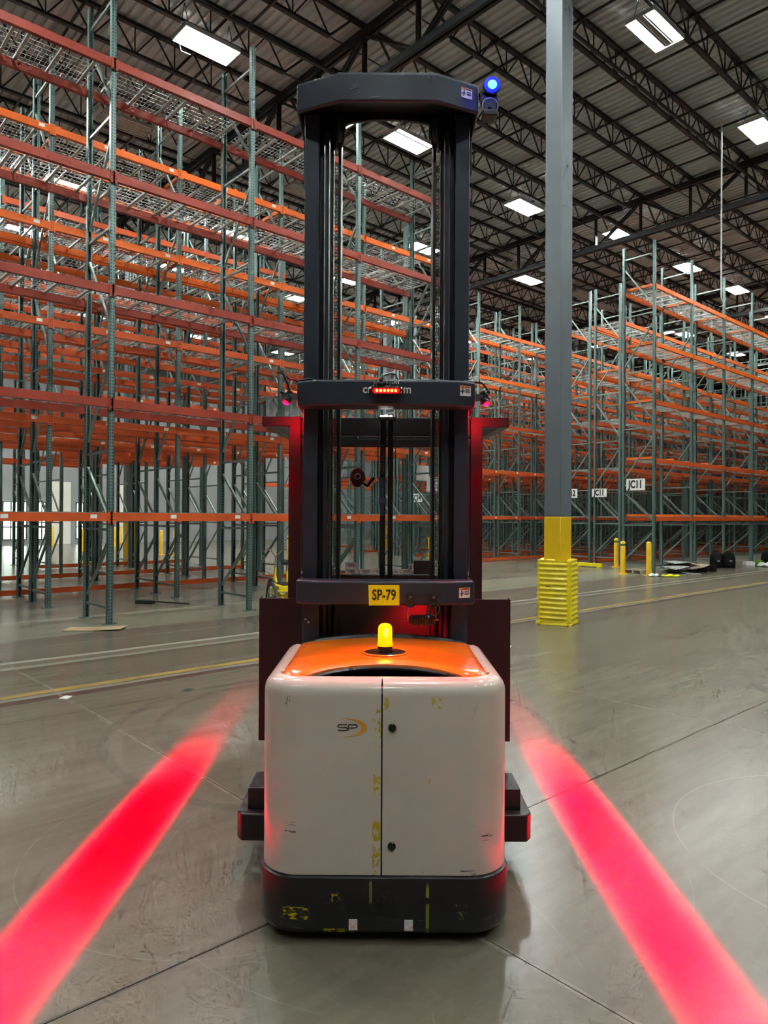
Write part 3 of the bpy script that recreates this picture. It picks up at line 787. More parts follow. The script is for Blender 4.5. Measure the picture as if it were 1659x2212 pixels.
cb_low = crossbar(.347, .460, 3.60, .05, 1.249, 1.372, 3.742, 3.93, label='lower crossbar with the yellow number sticker')
cb_mid = crossbar(.347, .460, 3.60, .05, 2.262, 2.394, 3.742, 3.93, label='middle crossbar with the red lamp')
# top bar: open shell with arched inner plate
p = [(-.243, 3.55), (.243, 3.55), (.470, 3.655), (.470, 3.95), (.455, 3.95), (.455, 3.675), (.236, 3.575), (-.236, 3.575), (-.455, 3.675), (-.455, 3.95), (-.470, 3.95), (-.470, 3.655)]
cb_top = tk('mast_crossbar', MB().prism(p, 3.785, 3.925), M['mast'], bevel=.008, seg=3, label='top crossbar with scratched chamfered corners')
p = [(-.243, 3.552), (.243, 3.552), (.468, 3.657), (.468, 3.95), (-.468, 3.95), (-.468, 3.657)]
tk('top_cover', MB().prism(p, 3.915, 3.93), M['mast'], cb_top, bevel=.004)
pts = [(-.45, 3.965), (.45, 3.965), (.45, 3.74), (.33, 3.74)]+[(.30*cos(t), 3.79+.085*sin(t)**.8) for t in [pi*i/20 for i in range(1, 20)]]+[(-.33, 3.74), (-.45, 3.74)]
tk('arched_plate', MB().prism(pts, 3.88, 3.90, 'xz'), M['mastd'], cb_top, bevel=.003)
for s in (-1, 1):
    tk('side_flange', MB().prism([(s*.432, 3.93), (s*.468, 3.93), (s*.468, 3.60), (s*.450, 3.54), (s*.432, 3.50)] if s > 0 else [(s*.45, 3.93), (s*.462, 3.93), (s*.462, 3.52), (s*.45, 3.46)], 3.91, 3.93, 'xz'), M['mast'], cb_top, bevel=.003)
# scratches on the top bar
for a, b in (((-.175,3.86),(-.165,3.865)),((-.10,3.80),(-.03,3.806)),((.20,3.905),(.215,3.895)),((.225,3.91),(.229,3.90)),((-.19,3.84),(-.15,3.852))):
    tk('paint_scratch', MB().bar((a[0], 3.5488, a[1]), (b[0], 3.5488, b[1]), .003, .001), M['fix'], cb_top)
# warning stickers
def sticker(x, y, z, par, ang=0, w=.064, h=.052):
    st = tk('warning_sticker', MB().box(x-w/2, x+w/2, y-.0012, y, z-h/2, z+h/2), M['white'], par)
    parts = [st]
    hd = tk('sticker_header', MB().box(x-w/2+.001, x+w/2-.001, y-.0018, y-.0010, z+h*.28, z+h/2-.001), M['warn'], st)
    pr = MB().prism([(x-.018, z+h*.30), (x-.010, z+h*.30), (x-.014, z+h*.45)], y-.0024, y-.0016, 'xz')
    for i in range(7): pr.box(x-.005+i*.0042, x-.0025+i*.0042, y-.0024, y-.0016, z+h*.32, z+h*.44)
    for r_, ww in ((.12, .026), (.06, .022), (-.06, .026), (-.13, .028), (-.20, .020)): pr.box(x, x+ww, y-.0024, y-.0010, z+h*r_, z+h*r_+.0016)
    cx = x-.017
    pr.prism([(cx-.003, z+.012), (cx+.003, z+.012), (cx+.004, z-.004), (cx+.001, z-.018), (cx-.005, z-.018), (cx-.002, z-.002)], y-.0024, y-.0010, 'xz')
    pr.prism([(cx-.014, z-.006), (cx-.011, z-.001), (cx+.006, z-.001), (cx+.013, z+.004), (cx+.013, z+.001), (cx+.006, z-.005), (cx-.008, z-.006)], y-.0024, y-.0010, 'xz')
    tk('sticker_print', pr, M['ink'], st)
    if ang:
        st.rotation_euler.z = ang
    return st
sticker(.404, 3.619, 1.300, cb_low, .0) if False else None
A_ = math.atan2(.05, .113)
sticker(.405, 3.6245, 1.312, cb_low, A_); sticker(.405, 3.6245, 2.343, cb_mid, A_); sticker(.405, 3.6235, 3.868, cb_top, math.atan2(.105, .227))
# SP-79 number sticker
y79 = 3.5985
s79 = tk('number_sticker', MB().prism([(-.085, 1.352), (.072, 1.352), (.0725, 1.250), (-.082, 1.248)], y79-.002, y79, 'xz'), M['yel'], cb_low, label='yellow sticker reading SP-79 in black')
tx('sticker_number', 'SP-79', M['ink'], s79, .074, (-.0055, y79-.0030, 1.300), sx=.72, offset=.0018)
# lettering on the middle bar, partly behind the lamp
tx('bar_lettering', 'crown.com', M['white'], cb_mid, .060, (.004, 3.5975, 2.3435), sx=.90, offset=.0012)
# bracketed LED lamps
def led_lamp(x, y, z, w, yaw, pitch, lens_m, label, parent, lit=True, nled=6):
    R = Matrix.Translation((x, y, z)) @ Euler((pitch, 0, yaw)).to_matrix().to_4x4()
    def T_(mb): mb.v = [tuple(R @ Vector(p)) for p in mb.v]; return mb
    # local: lens faces -y
    b = tk('signal_lamp', T_(MB().prism([(-w/2+.012,-.018),(w/2-.012,-.018),(w/2,-.008),(w/2,.008),(w/2-.012,.018),(-w/2+.012,.018),(-w/2,.008),(-w/2,-.008)], -.015, .018, 'xz')), M['blackp'], parent, bevel=.003, label=label)
    f = MB()
    for i in range(14): q = -w/2+.014+i*(w-.028)/13; f.box(q-.0018, q+.0018, .0, .042, -.016, .030)
    tk('cooling_fins', T_(f), M['blackp'], b, kind='stuff')
    tk('cable_gland', T_(MB().lathe([(.020,-.0),(.020,.010),(.010,.016),(.008,.03)], (-.025, .018, .022), 16, 'z')), M['blackp'], b, smooth=True)
    ln = tk('lamp_lens', T_(MB().prism([(-w/2+.014,-.013),(w/2-.014,-.013),(w/2-.006,0),(w/2-.014,.013),(-w/2+.014,.013),(-w/2+.006,0)], -.0175, -.0152, 'xz')), lens_m, b)
    if nled:
        for i in range(nled):
            q = -w/2+.028+i*(w-.056)/(nled-1)
            tk('led', T_(MB().lathe([(.0065,0),(.0065,-.001),(.003,-.002)], (q, -.0178, .001), 12, 'y')), M['ledhot'], b)
    return b, R
M['redlens'] = emit('red_lens_lit', (1, .0, .004), 2.0)
M['ledhot'] = emit('led_hot', (1, .42, .02), 9)
M['reddim'] = emit('red_lens_side', (1, .0, .004), 1.6); M['reddim'].node_tree.nodes['Principled BSDF'].inputs['Base Color'].default_value = (.03,.002,.002,1)
cl, _ = led_lamp(0.0, 3.550, 2.335, .150, 0, radians(30), M['redlens'], 'centre red signal lamp with a row of lit diodes', cb_mid)
for s in (-1, 1): tk('lamp_bracket', MB().bar((s*.078, 3.565, 2.345), (s*.086, 3.60, 2.33), .010, .003).cyl((s*.076, 3.565, 2.345), .007, s*.006, 12, 'x'), M['chrome'], cl)
tk('zip_tie', MB().tube([(-.028,3.58,2.372),(-.03,3.60,2.40),(-.02,3.62,2.425),(-.01,3.61,2.41),(-.024,3.60,2.39)], .004, 6), M['wire'], cl, smooth=True)
tk('lamp_cable', MB().tube([(-.025,3.60,2.38),(-.02,3.64,2.42),(.02,3.66,2.437),(.05,3.66,2.43),(.062,3.66,2.40)], .0035, 8), M['blackp'], cl, smooth=True)
tk('bar_cable', MB().tube([(-.50,3.66,2.30),(-.505,3.66,2.37),(-.53,3.66,2.43),(-.56,3.67,2.445),(-.545,3.68,2.45),(-.50,3.69,2.41),(-.46,3.70,2.402),(-.40,3.70,2.415),(-.36,3.70,2.402),(-.2,3.69,2.402),(0,3.69,2.406),(.2,3.69,2.410),(.36,3.70,2.404),(.44,3.70,2.405),(.50,3.69,2.395),(.525,3.67,2.36),(.53,3.66,2.32)], .006, 8), M['blackp'], cb_mid, smooth=True)
side_lamps = []
for s in (-1, 1):
    yaw = s*radians(62)
    sl, _ = led_lamp(s*.512, 3.68, 2.300, .085, s*radians(70), radians(52), M['reddim'], ('left' if s < 0 else 'right')+' red floor line lamp on a chrome bracket', cb_mid, nled=0)
    tk('lamp_bracket', MB().prism([(s*.460, 2.330), (s*.475, 2.332), (s*.515, 2.322), (s*.515, 2.306), (s*.475, 2.296), (s*.460, 2.292)], 3.648, 3.653, 'xz').cyl((s*.512, 3.648, 2.313), .009, -.004, 12, 'y').cyl((s*.493, 3.648, 2.313), .005, -.003, 12, 'y'), M['chrome'], sl)
    # the lamp's own projected line
    ld = bpy.data.lights.new('line_projector', 'SPOT'); ld.energy = RED_LINE; ld.color = (1, 1, 1)
    ld.spot_size = radians(120); ld.spot_blend = .4; ld.shadow_soft_size = .012; ld.use_nodes = True
    nt = ld.node_tree; em = nt.nodes['Emission']; T = NT(nt)
    tc = T.n('ShaderNodeTexCoord').outputs['Normal']; sp = T.n('ShaderNodeSeparateXYZ'); T.l(tc, sp.inputs[0])
    zc = T.m('MAXIMUM', T.m('ABSOLUTE', sp.outputs[2]), .02)
    ax = T.m('ABSOLUTE', T.m('DIVIDE', sp.outputs[0], zc)); ay = T.m('DIVIDE', sp.outputs[1], zc)
    line = T.m('SUBTRACT', 1.0, T.ramp(ax, .024, .084))
    ends = T.m('MULTIPLY', T.ramp(ay, -1.3, -.15), T.m('SUBTRACT', 1.0, T.ramp(ay, .12, .80)))
    spill = T.m('MULTIPLY', T.m('SUBTRACT', 1.0, T.ramp(ax, .0, .75)), .004)
    T.l(T.m('ADD', T.m('MULTIPLY', line, T.m('ADD', T.m('MULTIPLY', ends, .9), .1)), spill), em.inputs['Strength'])
    # a narrow-band 630 nm diode lies outside the sRGB gamut: its linear sRGB triple has small negative green and blue
    cx_ = T.n('ShaderNodeCombineXYZ'); cx_.inputs[0].default_value = 1.0; cx_.inputs[1].default_value = -.075; cx_.inputs[2].default_value = -.03
    T.l(cx_.outputs[0], em.inputs['Color'])
    gl = bpy.data.lights.new('lens_glow', 'POINT'); gl.energy = 4; gl.color = (1, .0, .012); gl.shadow_soft_size = .02
    go = bpy.data.objects.new('lens_glow', gl); COL.objects.link(go); go.parent = sl; go.location = Vector((s*.545, 3.76, 2.262))-absloc(sl)-Vector((0,OY,0))
    lo = bpy.data.objects.new('line_projector', ld); COL.objects.link(lo); lo.parent = sl
    wp = Vector((s*.515, 3.655, 2.270)); lo.location = wp-absloc(sl)-Vector((0,OY,0))
    tgt = Vector((-1.36, 3.75, 0)) if s < 0 else Vector((1.16, 3.75, 0))
    zax = (wp-tgt).normalized(); yax = Vector((0,1,0)); xax = yax.cross(zax).normalized(); yax = zax.cross(xax)
    lo.rotation_euler = Matrix((xax, yax, zax)).transposed().to_euler()
# red glow thrown down by the centre lamp, and the lamp under the lower bar
def spot(name, parent, loc, tgt, e, col, size, soft=.05, blend=.6):
    l = bpy.data.lights.new(name, 'SPOT'); l.energy = e; l.color = col; l.spot_size = radians(size); l.spot_blend = blend; l.shadow_soft_size = soft
    o = bpy.data.objects.new(name, l); COL.objects.link(o); o.parent = parent; o.location = Vector(loc)-absloc(parent)-Vector((0,OY,0))
    o.rotation_euler = (Vector(tgt)-Vector(loc)).to_track_quat('-Z', 'Y').to_euler(); return o
spot('lamp_light', cl, (0, 3.535, 2.325), (0, 3.0, 1.0), 60, (1,.0,.02), 42)
ul, _ = led_lamp(.19, 3.60, 1.178, .135, pi, radians(-20), M['redlens'], 'black finned red lamp hung under the lower crossbar', cb_low, nled=0)
for x in (.127, .245):
    br_ = tk('hanger_plate', MB().box(x-.019, x+.019, 3.590, 3.598, 1.240, 1.305), M['cab'], cb_low, bevel=.001)
    tk('hanger_bolt', MB().cyl((x, 3.590, 1.293), .008, -.004, 6, 'y'), M['chrome'], br_)
    tk('hanger_strap', MB().box(x-.0+(-.012 if x < .2 else .012)-.002, x+(-.012 if x < .2 else .012)+.002, 3.585, 3.60, 1.175, 1.245).cyl((x+(-.016 if x < .2 else .016), 3.592, 1.178), .006, .008*(-1 if x < .2 else 1), 10, 'x'), M['chrome'], br_)
tk('cable_loop', MB().torus((.245, 3.580, 1.232), .030, .005, 28, 8, 'y').tube([(.215,3.58,1.225),(.212,3.585,1.205),(.21,3.59,1.195)], .006, 8), M['blackp'], cb_low, smooth=True)
spot('lamp_light', ul, (.19, 3.66, 1.165), (.24, 4.1, .88), 9, (1,.0,.01), 95, .03)
# centre free-lift assembly
cc = tk('lift_cylinder', MB().box(-.030, .000, 3.86, 3.90, 1.25, 2.235).box(.012, .040, 3.86, 3.90, 1.25, 2.235), M['mastd'], bevel=.004, label='black centre lift post')
mb = MB().box(-.044, .056, 3.845, 3.90, 2.225, 2.24)
for x in (-.042, .052): mb.box(x-.003, x+.003, 3.85, 3.90, 1.90, 2.235)
tk('yoke', mb, M['mast'], cc, bevel=.001)
mb = MB()
for i in range(9): 
    for x in (-.026, -.012): mb.box(x-.005, x+.004, 3.838, 3.858, 1.93+i*.018, 1.943+i*.018)
tk('chain_anchor', mb, M['chain'], cc, kind='stuff')
tk('junction_box', MB().box(-.035, -.004, 3.835, 3.86, 1.86, 1.91).box(-.030, -.008, 3.84, 3.86, 1.70, 1.86).box(-.038, -.002, 3.83, 3.86, 1.77, 1.80), M['mast'], cc, bevel=.002)
tk('top_lamp', MB().lathe([(.012,0),(.012,.006),(.006,.01)], (.000, 3.86, 2.242), 12).lathe([(.007,0),(.007,.005),(.003,.008)], (-.024, 3.86, 2.242), 10).lathe([(.008,0),(.008,.005),(.003,.008)], (.026, 3.86, 2.242), 10), emit('lamp_white', (1,1,.97), 12), cc, label='small lit white lamp on top of the centre post')
for x in (-.315, -.285):
    mb = MB()
    for i in range(26):
        z = 1.44+i*.010
        mb.bar((x-.006, 3.778, z), (x+.006, 3.778, z+.01), .0012); mb.bar((x+.006, 3.778, z), (x-.006, 3.778, z+.01), .0012)
    tk('cable_grip', mb, M['chain'], kind='stuff')
# blue spotlight beside the top bar
M['blue'] = emit('blue_lens', (.0, .004, 1.0), 1.6); M['bluehot'] = emit('blue_core', (.05, .55, 1.0), 3.5)
bl = tk('blue_spotlight', MB().lathe([(.038,.05),(.044,.01),(.047,0),(.047,-.008),(.043,-.010)], (.532, 3.62, 3.905), 32, 'y'), M['cab'], smooth=True, label='round blue safety spotlight, lit, on a swivel bracket')
tk('blue_lens', MB().lathe([(.042,0),(.040,-.004),(.026,-.006)], (.532, 3.612, 3.905), 32, 'y'), M['blue'], bl, smooth=True)
tk('blue_core', MB().lathe([(.024,0),(.018,-.004),(.005,-.006)], (.533, 3.6065, 3.905), 24, 'y'), M['bluehot'], bl, smooth=True)
tk('swivel_bracket', MB().prism([(.478,3.885),(.50,3.875),(.565,3.868),(.57,3.83),(.555,3.82),(.478,3.82)], 3.63, 3.66, 'xz'), M['cab'], bl, bevel=.003)
tk('lamp_yoke', MB().lathe([(.036,0),(.036,.012),(.030,.014)], (.522, 3.625, 3.800), 28, 'y').lathe([(.009,-.012),(.009,0)], (.522, 3.625, 3.800), 14, 'y'), M['cab'], bl, smooth=True)
tk('lamp_base', MB().box(.485, .560, 3.60, 3.68, 3.745, 3.775), M['cab'], bl, bevel=.006)
tk('lamp_cable', MB().torus((.524, 3.618, 3.802), .040, .0025, 30, 6, 'y'), M['wire'], bl, smooth=True)
pb = bpy.data.lights.new('blue_light', 'POINT'); pb.energy = .22; pb.color = (.03,.03,1); pb.shadow_soft_size = .04
pbo = bpy.data.objects.new('blue_light', pb); COL.objects.link(pbo); pbo.parent = bl; pbo.location = Vector((.532, 3.56, 3.905))-absloc(bl)-Vector((0,OY,0))

# operator cab behind the mast
CY = 4.10
def plate(pts, y0, y1): return MB().prism(pts, y0, y1, 'xz')
for s in (-1, 1):
    q = tk('cab_side_post', plate([(s*.49, 1.224), (s*.56, 1.224), (s*.56, 2.276), (s*.49, 2.276)], CY, CY+.06), M['cab'], bevel=.003)
    tk('side_guard_plate', plate([(s*.40, .405), (s*.725, .405), (s*.725, 1.224), (s*.40, 1.224)], CY+.001, CY+.014), M['cab'], bevel=.002)
    tk('edge_bolt', MB().cyl((s*.715, CY+.008, 1.224), .005, .008, 8), M['cab'])
    # overhead guard arm
    g = tk('overhead_guard_arm', MB().prism([(s*.545, CY), (s*.715, CY), (s*.715, CY+.05), (s*.66, CY+.78), (s*.61, CY+.78), (s*.66, CY+.05), (s*.545, CY+.05)], 2.217, 2.276), M['cab'], bevel=.004)
    tk('window_trim', MB().tube([(s*.478, CY-.004, 1.40), (s*.478, CY-.004, 2.10)], .007, 8).tube([(s*.478, CY-.004, 2.10), (s*.470, CY-.004, 2.135), (s*.44, CY-.004, 2.155)], .007, 8).tube([(s*.478, CY-.004, 1.40), (s*.470, CY-.004, 1.375), (s*.44, CY-.004, 1.36)], .007, 8), M['blackp'], smooth=True)
tk('cab_lower_panel', plate([(-.40, .25), (.40, .25), (.40, 1.33), (-.40, 1.33)], CY, CY+.02), M['cab'])
tk('window_sill', MB().box(-.49, .49, CY-.01, CY+.05, 1.325, 1.362).box(-.49, .49, CY-.02, CY+.03, 1.26, 1.315), M['cab'], bevel=.006)
tk('cab_header', MB().box(-.49, .49, CY, CY+.06, 2.165, 2.270), M['cab'], bevel=.006)
tk('header_lip', MB().box(-.49, .49, CY-.01, CY+.03, 2.10, 2.150), M['cab'], bevel=.01)
tk('guard_rear_bar', MB().box(-.66, .66, CY+.74, CY+.79, 2.215, 2.278), M['cab'], bevel=.004)
for x in (-.4, -.2, 0, .2, .4): tk('guard_slat', MB().box(x-.012, x+.012, CY+.05, CY+.75, 2.24, 2.276), M['cab'])
tk('rear_window', MB().box(-.49, .49, CY+.020, CY+.0245, 1.36, 2.11), M['glass'])
for x0, x1, z0, z1 in ((-.232,-.155,1.400,1.432),(-.232,-.155,1.368,1.398),(-.146,-.072,1.368,1.396),(-.070,.01,1.368,1.396),(.045,.082,1.368,1.392),(.093,.150,1.368,1.396),(.135,.165,1.388,1.424)):
    lb = tk('window_label', MB().box(x0, x1, CY+.012, CY+.0195, z0, z1), M['white'])
    mb = MB(); w = x1-x0; n = max(4, int(w*.62/.0026))
    for i in range(n):
        if (i*7) % 5 != 2: mb.box(x0+w*.2+i*.0026, x0+w*.2+i*.0026+.0013, CY+.0105, CY+.0125, z0+.006, z1-.007)
    tk('barcode_print', mb, M['ink'], lb, kind='stuff')
tk('document_holder', MB().box(.165, .275, CY+.010, CY+.03, 1.365, 1.445), M['pipe'], bevel=.004)
tk('grey_tube', MB().lathe([(.0,0),(.036,.002),(.038,.05),(.030,.06),(.030,.50),(.038,.51),(.04,.56),(.03,.58),(.012,.60)], (.46, CY+.16, 1.56), 20), M['cab'], smooth=True, label='upright canister behind the right window edge')
tk('platform_floor', MB().box(-.70, .70, CY+.02, CY+1.25, .16, .22), M['cab'])
tk('front_console', MB().box(-.60, .60, CY+1.18, CY+1.28, .22, 1.10), M['cab'], bevel=.02)
for s in (-1, 1):
    tk('fork', MB().prism([(CY+1.28, .08), (CY+2.35, .08), (CY+2.4, .10), (CY+1.28, .14)], s*.30-.06, s*.30+.06, 'yz'), M['cab'])
    ob = tk('outrigger_box', MB().prism([(s*.46, 3.36), (s*.675, 3.36), (s*.70, 3.40), (s*.70, 3.80), (s*.46, 3.80)], .165, .292), M['cab'], bevel=.006)
    tk('outrigger_top', MB().box(*sorted((s*.46, s*.655)), 3.42, 3.64, .292, .392), M['cab'], ob, bevel=.004)
    wb_ = tk('load_wheel', MB().lathe([(.04,-.04),(.075,-.04),(.08,-.03),(.08,.03),(.075,.04),(.04,.04)], (s*.50, 3.95, .081), 28, 'x'), M['black'], smooth=True)
tk('outrigger_link', MB().box(.52, .58, 3.66, 3.72, .36, .42).cyl((.50, 3.69, .41), .012, .07, 10, 'x'), M['mast'])
tk('chassis_frame', MB().box(-.48, .48, 3.74, 4.10, .10, .60), M['mastd'])
tk('drive_wheel', MB().lathe([(.05,-.05),(.10,-.05),(.105,-.04),(.105,.04),(.10,.05),(.05,.05)], (0, 3.25, .106), 28, 'x'), M['black'], smooth=True)

# fall arrest reel hung in the cab
rl = thing('fall_arrest_reel', 'dark red fall arrest reel hanging behind the cab window', 'safety reel', (-.172+OX, CY+.30, 1.94))
M['reel'] = mat('reel_red', (.16,.025,.03), .4)
hw = Matrix.Translation((0,0,0))
obj('reel_body', MB().prism([(.048*cos(t)*(1-.12*(sin(t)<-.3)), .062*sin(t)) for t in [2*pi*i/24 for i in range(24)]], -.025, .025, 'xz'), M['reel'], rl, bevel=.006)
obj('reel_ring', MB().torus((0,-.027,.005), .017, .003, 24, 6, 'y'), M['wire'], rl, smooth=True)
obj('reel_hook', MB().torus((0,0,.078), .013, .004, 20, 8, 'y').cyl((0,0,.09), .004, .19, 8), M['wire'], rl, smooth=True)
obj('reel_strap', MB().tube([(.03,0,-.03),(.06,0,-.05),(.085,0,-.02),(.10,0,.0)], .012, 6), M['cab'], rl)
#PART3
# ------------------------------------------------------------------ things standing about
def on_px(x, y):      # helper used only to document: ground points were measured and are written as numbers
    pass
# ribbed guard round the column
cg = thing('column_guard', 'yellow ribbed plastic guard wrapped round the grey column, torn at the bottom', 'column guard', W2(9.73, 6.61), TH+radians(20))
def guard_half(name, sgn):
    # local frame: x = u, y = v; box around the column, half width .27
    nz = 96; H = 1.03; hw0 = .268; R = []
    for k in range(nz+1):
        z = .05+ (H-.05)*k/nz
        ph = (z-.03)/(H-.03)*13.0
        rib = .5-.5*cos(2*pi*ph); rib = rib**.75
        ed = min(1, (H-z)/.03, ); ed = sqrt(max(0, 1-(1-min(1,ed))**2))
        pts = []
        n = 14
        base = hw0-.030*(1-ed)
        prof = rrect(base, -base, base, .07, .07, 6)
        row = []
        for (x, y) in prof: 
            row.append((x, y))
        # subdivide the sides so that ribs stop short of the corners
        row2 = []
        m = len(row)
        for i in range(m):
            a, b = row[i], row[(i+1) % m]; L_ = math.dist(a, b); s_ = 8 if L_ > .1 else 1
            for q in range(s_): row2.append((a[0]+(b[0]-a[0])*q/s_, a[1]+(b[1]-a[1])*q/s_))
        out = []
        for (x, y) in row2:
            mx = max(abs(x), abs(y)); flat = min(abs(x), abs(y))
            f = 1.0 if flat < .20 else max(0, 1-(flat-.20)/.03)
            d = .020*rib*f - .012*(1 if abs(abs(y)-base) < .02 and .0 > 1 else 0)
            if abs(x) >= abs(y): x2, y2 = x+math.copysign(d-.02*f, x), y
            else: x2, y2 = x, y+math.copysign(d-.02*f, y)
            zz = z
            if k == nz: zz = z+.012*sin(x*14+1)+(.02 if (x < -.2 and abs(y-.05) < .06) else 0)
            out.append((x2, y2, zz))
        R.append(out)
    # fold the rim inwards to the column
    rim = [(x*.66, y*.66, z-.005) for x, y, z in R[-1]]
    R.append(rim)
    return MB().loft(R, cap=False)
gsh = guard_half('g', 1)
# two shells meeting at a groove near one corner
gb = obj('guard_shell', gsh, M['guard'], cg, smooth=True)
obj('guard_groove', MB().box(-.2665, -.2635, -.213, -.205, .07, .97).box(-.212, -.204, -.2665, -.2635, .07, .97), M['black'], cg) if False else None
obj('seam_rib', MB().tube([(-.225, -.262, .06), (-.225, -.262, .98)], .012, 8), M['guard'], cg, smooth=True)
obj('lower_strap', MB().loft([[(x, y, z+ .02*( .5-.5*(x-y)/.6)) for x, y in rrect(w, -w, w, .08, .08, 6)] for w, z in ((.262, .05), (.268, .052), (.268, .085), (.262, .088))], cap=False), M['black'], cg, smooth=True, label='black strap round the guard foot')
mb = MB(); R = []
for w, z, j in ((.262, .0, 0), (.285, .004, .01), (.282, .03, .012), (.262, .058, .02)):
    R.append([(x+j*sin(i*1.9), y+j*cos(i*2.3), max(0, z+j*sin(i*1.3)*.8)) for i, (x, y) in enumerate(rrect(w, -w, w, .09, .09, 6))])
obj('torn_foot', mb.loft(R, cap=False), M['guard'], cg, smooth=True, label='crumpled torn lower edge')
for z in (.60, .57):
    obj('guard_print', MB().box(-.2705, -.2690, .05, .13, z-.008, z+.008), M['ink'], cg)

# bollards
M['boll'] = mat('bollard_yellow', (.88,.50,.01), .4, 0, .05)
M['bgreen'] = mat('band_green', (.02,.16,.07), .5); M['bred'] = mat('band_red', (.35,.05,.02), .5)
def bollard(x, y, label, band=None, h=1.0, r=.075):
    b = thing('bollard', label, 'bollard', (x, y, 0), group='yellow bollards at the rack ends')
    obj('bollard_post', MB().lathe([(r,0),(r,h-.05),(r*.85,h-.02),(r*.5,h-.003),(r*.1,h)], (0,0,0), 20), M['boll'], b, smooth=True)
    obj('base_plate', MB().box(-.14,.14,-.14,.14,0,.012), M['boll'], b)
    if band: obj('coloured_band', MB().lathe([(r+.002,h-.15),(r+.003,h-.148),(r+.003,h-.09),(r+.002,h-.088)], (0,0,0), 20), M[band], b, smooth=True)
bollard(7.95, 24.3, 'yellow bollard with green band, leftmost of the three by the JC11 sign', 'bgreen')
bollard(7.22, 21.45, 'yellow bollard with green band just left of the JC11 end upright', 'bgreen')
bollard(7.78, 20.85, 'yellow bollard with no band in front of the right rack corner post', None)
bollard(3.40, 27.4, 'yellow bollard with red band seen through the right slit of the cab window', 'bred')
bollard(.93, 29.0, 'yellow bollard with red band behind the right part of the cab window', 'bred')
bollard(1.92, 29.6, 'yellow bollard with green band behind the right part of the cab window', 'bgreen')
bollard(-3.42, 25.6, 'yellow bollard behind the second upright of the nearest left rack', 'bgreen', 1.0)
bollard(-4.12, 22.85, 'yellow bollard nearest of those among the left racks, red band', 'bred', 1.02)
for x, y, lb in ((-9.6, 30.6, 'yellow bollard far behind the left racks beside a yellow floor bar'), (-8.7, 29.6, 'yellow bollard standing right of the yellow floor bar at the left'), (-11.6, 40, 'small yellow bollard by the far wall, right one'), (-14.6, 38.5, 'small yellow bollard by the far wall, second from right'), (-15.6, 42, 'small yellow bollard by the far wall, third from right'), (-14.0, 33, 'yellow bollard far left in front of the bright doorway'), (-18.2, 39.0, 'small yellow bollard left of the bright doorway')):
    bollard(x, y, lb, None, 1.05)
def floor_bar(u, v, du, label):
    b = thing('floor_guard_rail', label, 'floor rail', W2(u, v), TH)
    obj('rail_bar', MB().box(-.05, .05, 0, du, .03, .15), M['guard'], b, bevel=.01)
    for q in (.1, du-.1): obj('rail_foot', MB().box(-.10, .10, q-.05, q+.05, 0, .035), M['guard'], b)
floor_bar(BU+U0+1.0, V0+1.75, 1.0, 'yellow low floor guard bar behind the ribbed column guard')
floor_bar(8.6, 23.9, 1.2, 'yellow low floor guard bar among the left racks'); floor_bar(12.8, 21.0, 1.1, 'yellow low floor guard bar left of the truck behind the tricycle')

# cardboard sheet, mop, litter
M['card'] = mat('cardboard', (.46,.33,.19), .8, 0, .12, 6)
cb = thing('cardboard_sheet', 'flattened brown cardboard sheet on the floor by the nearest upright', 'cardboard', (-4.28, 10.56, 0), radians(3))
obj('cardboard_half', MB().box(-.42,.0,-.17,.17,.004,.010), M['card'], cb); obj('cardboard_half', MB().prism([(.0,.004),(.0,.010),(.42,.030),(.42,.024)], -.17, .17, 'xz'), M['card'], cb)
bm_ = thing('push_broom', 'black push broom lying flat on the floor between left rack uprights', 'broom', (-4.35, 13.6, 0), radians(-14))
obj('broom_head', MB().box(-.42,-.05,-.06,.06,.0,.07), M['black'], bm_, bevel=.01); obj('broom_handle', MB().bar((-.08,0,.05),(.72,-.02,.03),.028,n=10), M['black'], bm_, smooth=True)
for i, (x, y, lb) in enumerate(((-2.95, 6.60, 'small crumpled white paper scrap beyond the yellow floor line'), (1.62, 9.3, 'white paper scrap on the floor just right of the truck'), (-1.9, 6.9, 'dark bent twist of plastic by the yellow line'))):
    o = obj('paper_scrap', MB().add([(x-.05,y-.03,.002),(x+.04,y-.04,.002),(x+.06,y+.03,.012),(x-.02,y+.04,.004),(x,y,.022)], [(0,1,4),(1,2,4),(2,3,4),(3,0,4),(0,3,2,1)]), M['tagw'] if i < 2 else M['black']); tag(o, lb, 'litter')
# scrap heap by the right rack
def lump(name, x, y, sx, sy, sz, m, label, cat, seed=1, z=0, flat=1):
    rnd = random.Random(seed); bm = bmesh.new(); bmesh.ops.create_icosphere(bm, subdivisions=3, radius=1)
    for v in bm.verts:
        c = v.co; k = 1+rnd.uniform(-.10, .10)+.18*sin(c.x*5+seed)*cos(c.y*4)
        v.co = Vector((c.x*sx*k, c.y*sy*k, max(0, (c.z*.5+.5))*sz*(1+.25*sin(c.x*7+seed))))
    me = bpy.data.meshes.new(name); bm.to_mesh(me); bm.free(); me.materials.append(m)
    o = link(name, me, None, (x, y, z)); return tag(o, label, cat)
M['ply'] = mat('splintered_wood', (.36,.29,.20), .8, 0, .4, 9); M['film'] = mat('grey_film', (.36,.38,.38), .35, 0, .45, 14); M['bag'] = mat('black_fabric', (.006,.006,.007), .85); M['bag'].node_tree.nodes['Principled BSDF'].inputs['Specular IOR Level'].default_value = .15
pal = thing('broken_pallet', 'broken brown wooden pallet pieces in the heap behind the bare bollard', 'pallet', W2(BU+U0+.02, V0-.08), TH)
for i in range(5): obj('pallet_board', MB().box(-.36, .34, -.30+i*.13, -.20+i*.13, .09, .11), M['ply'], pal)
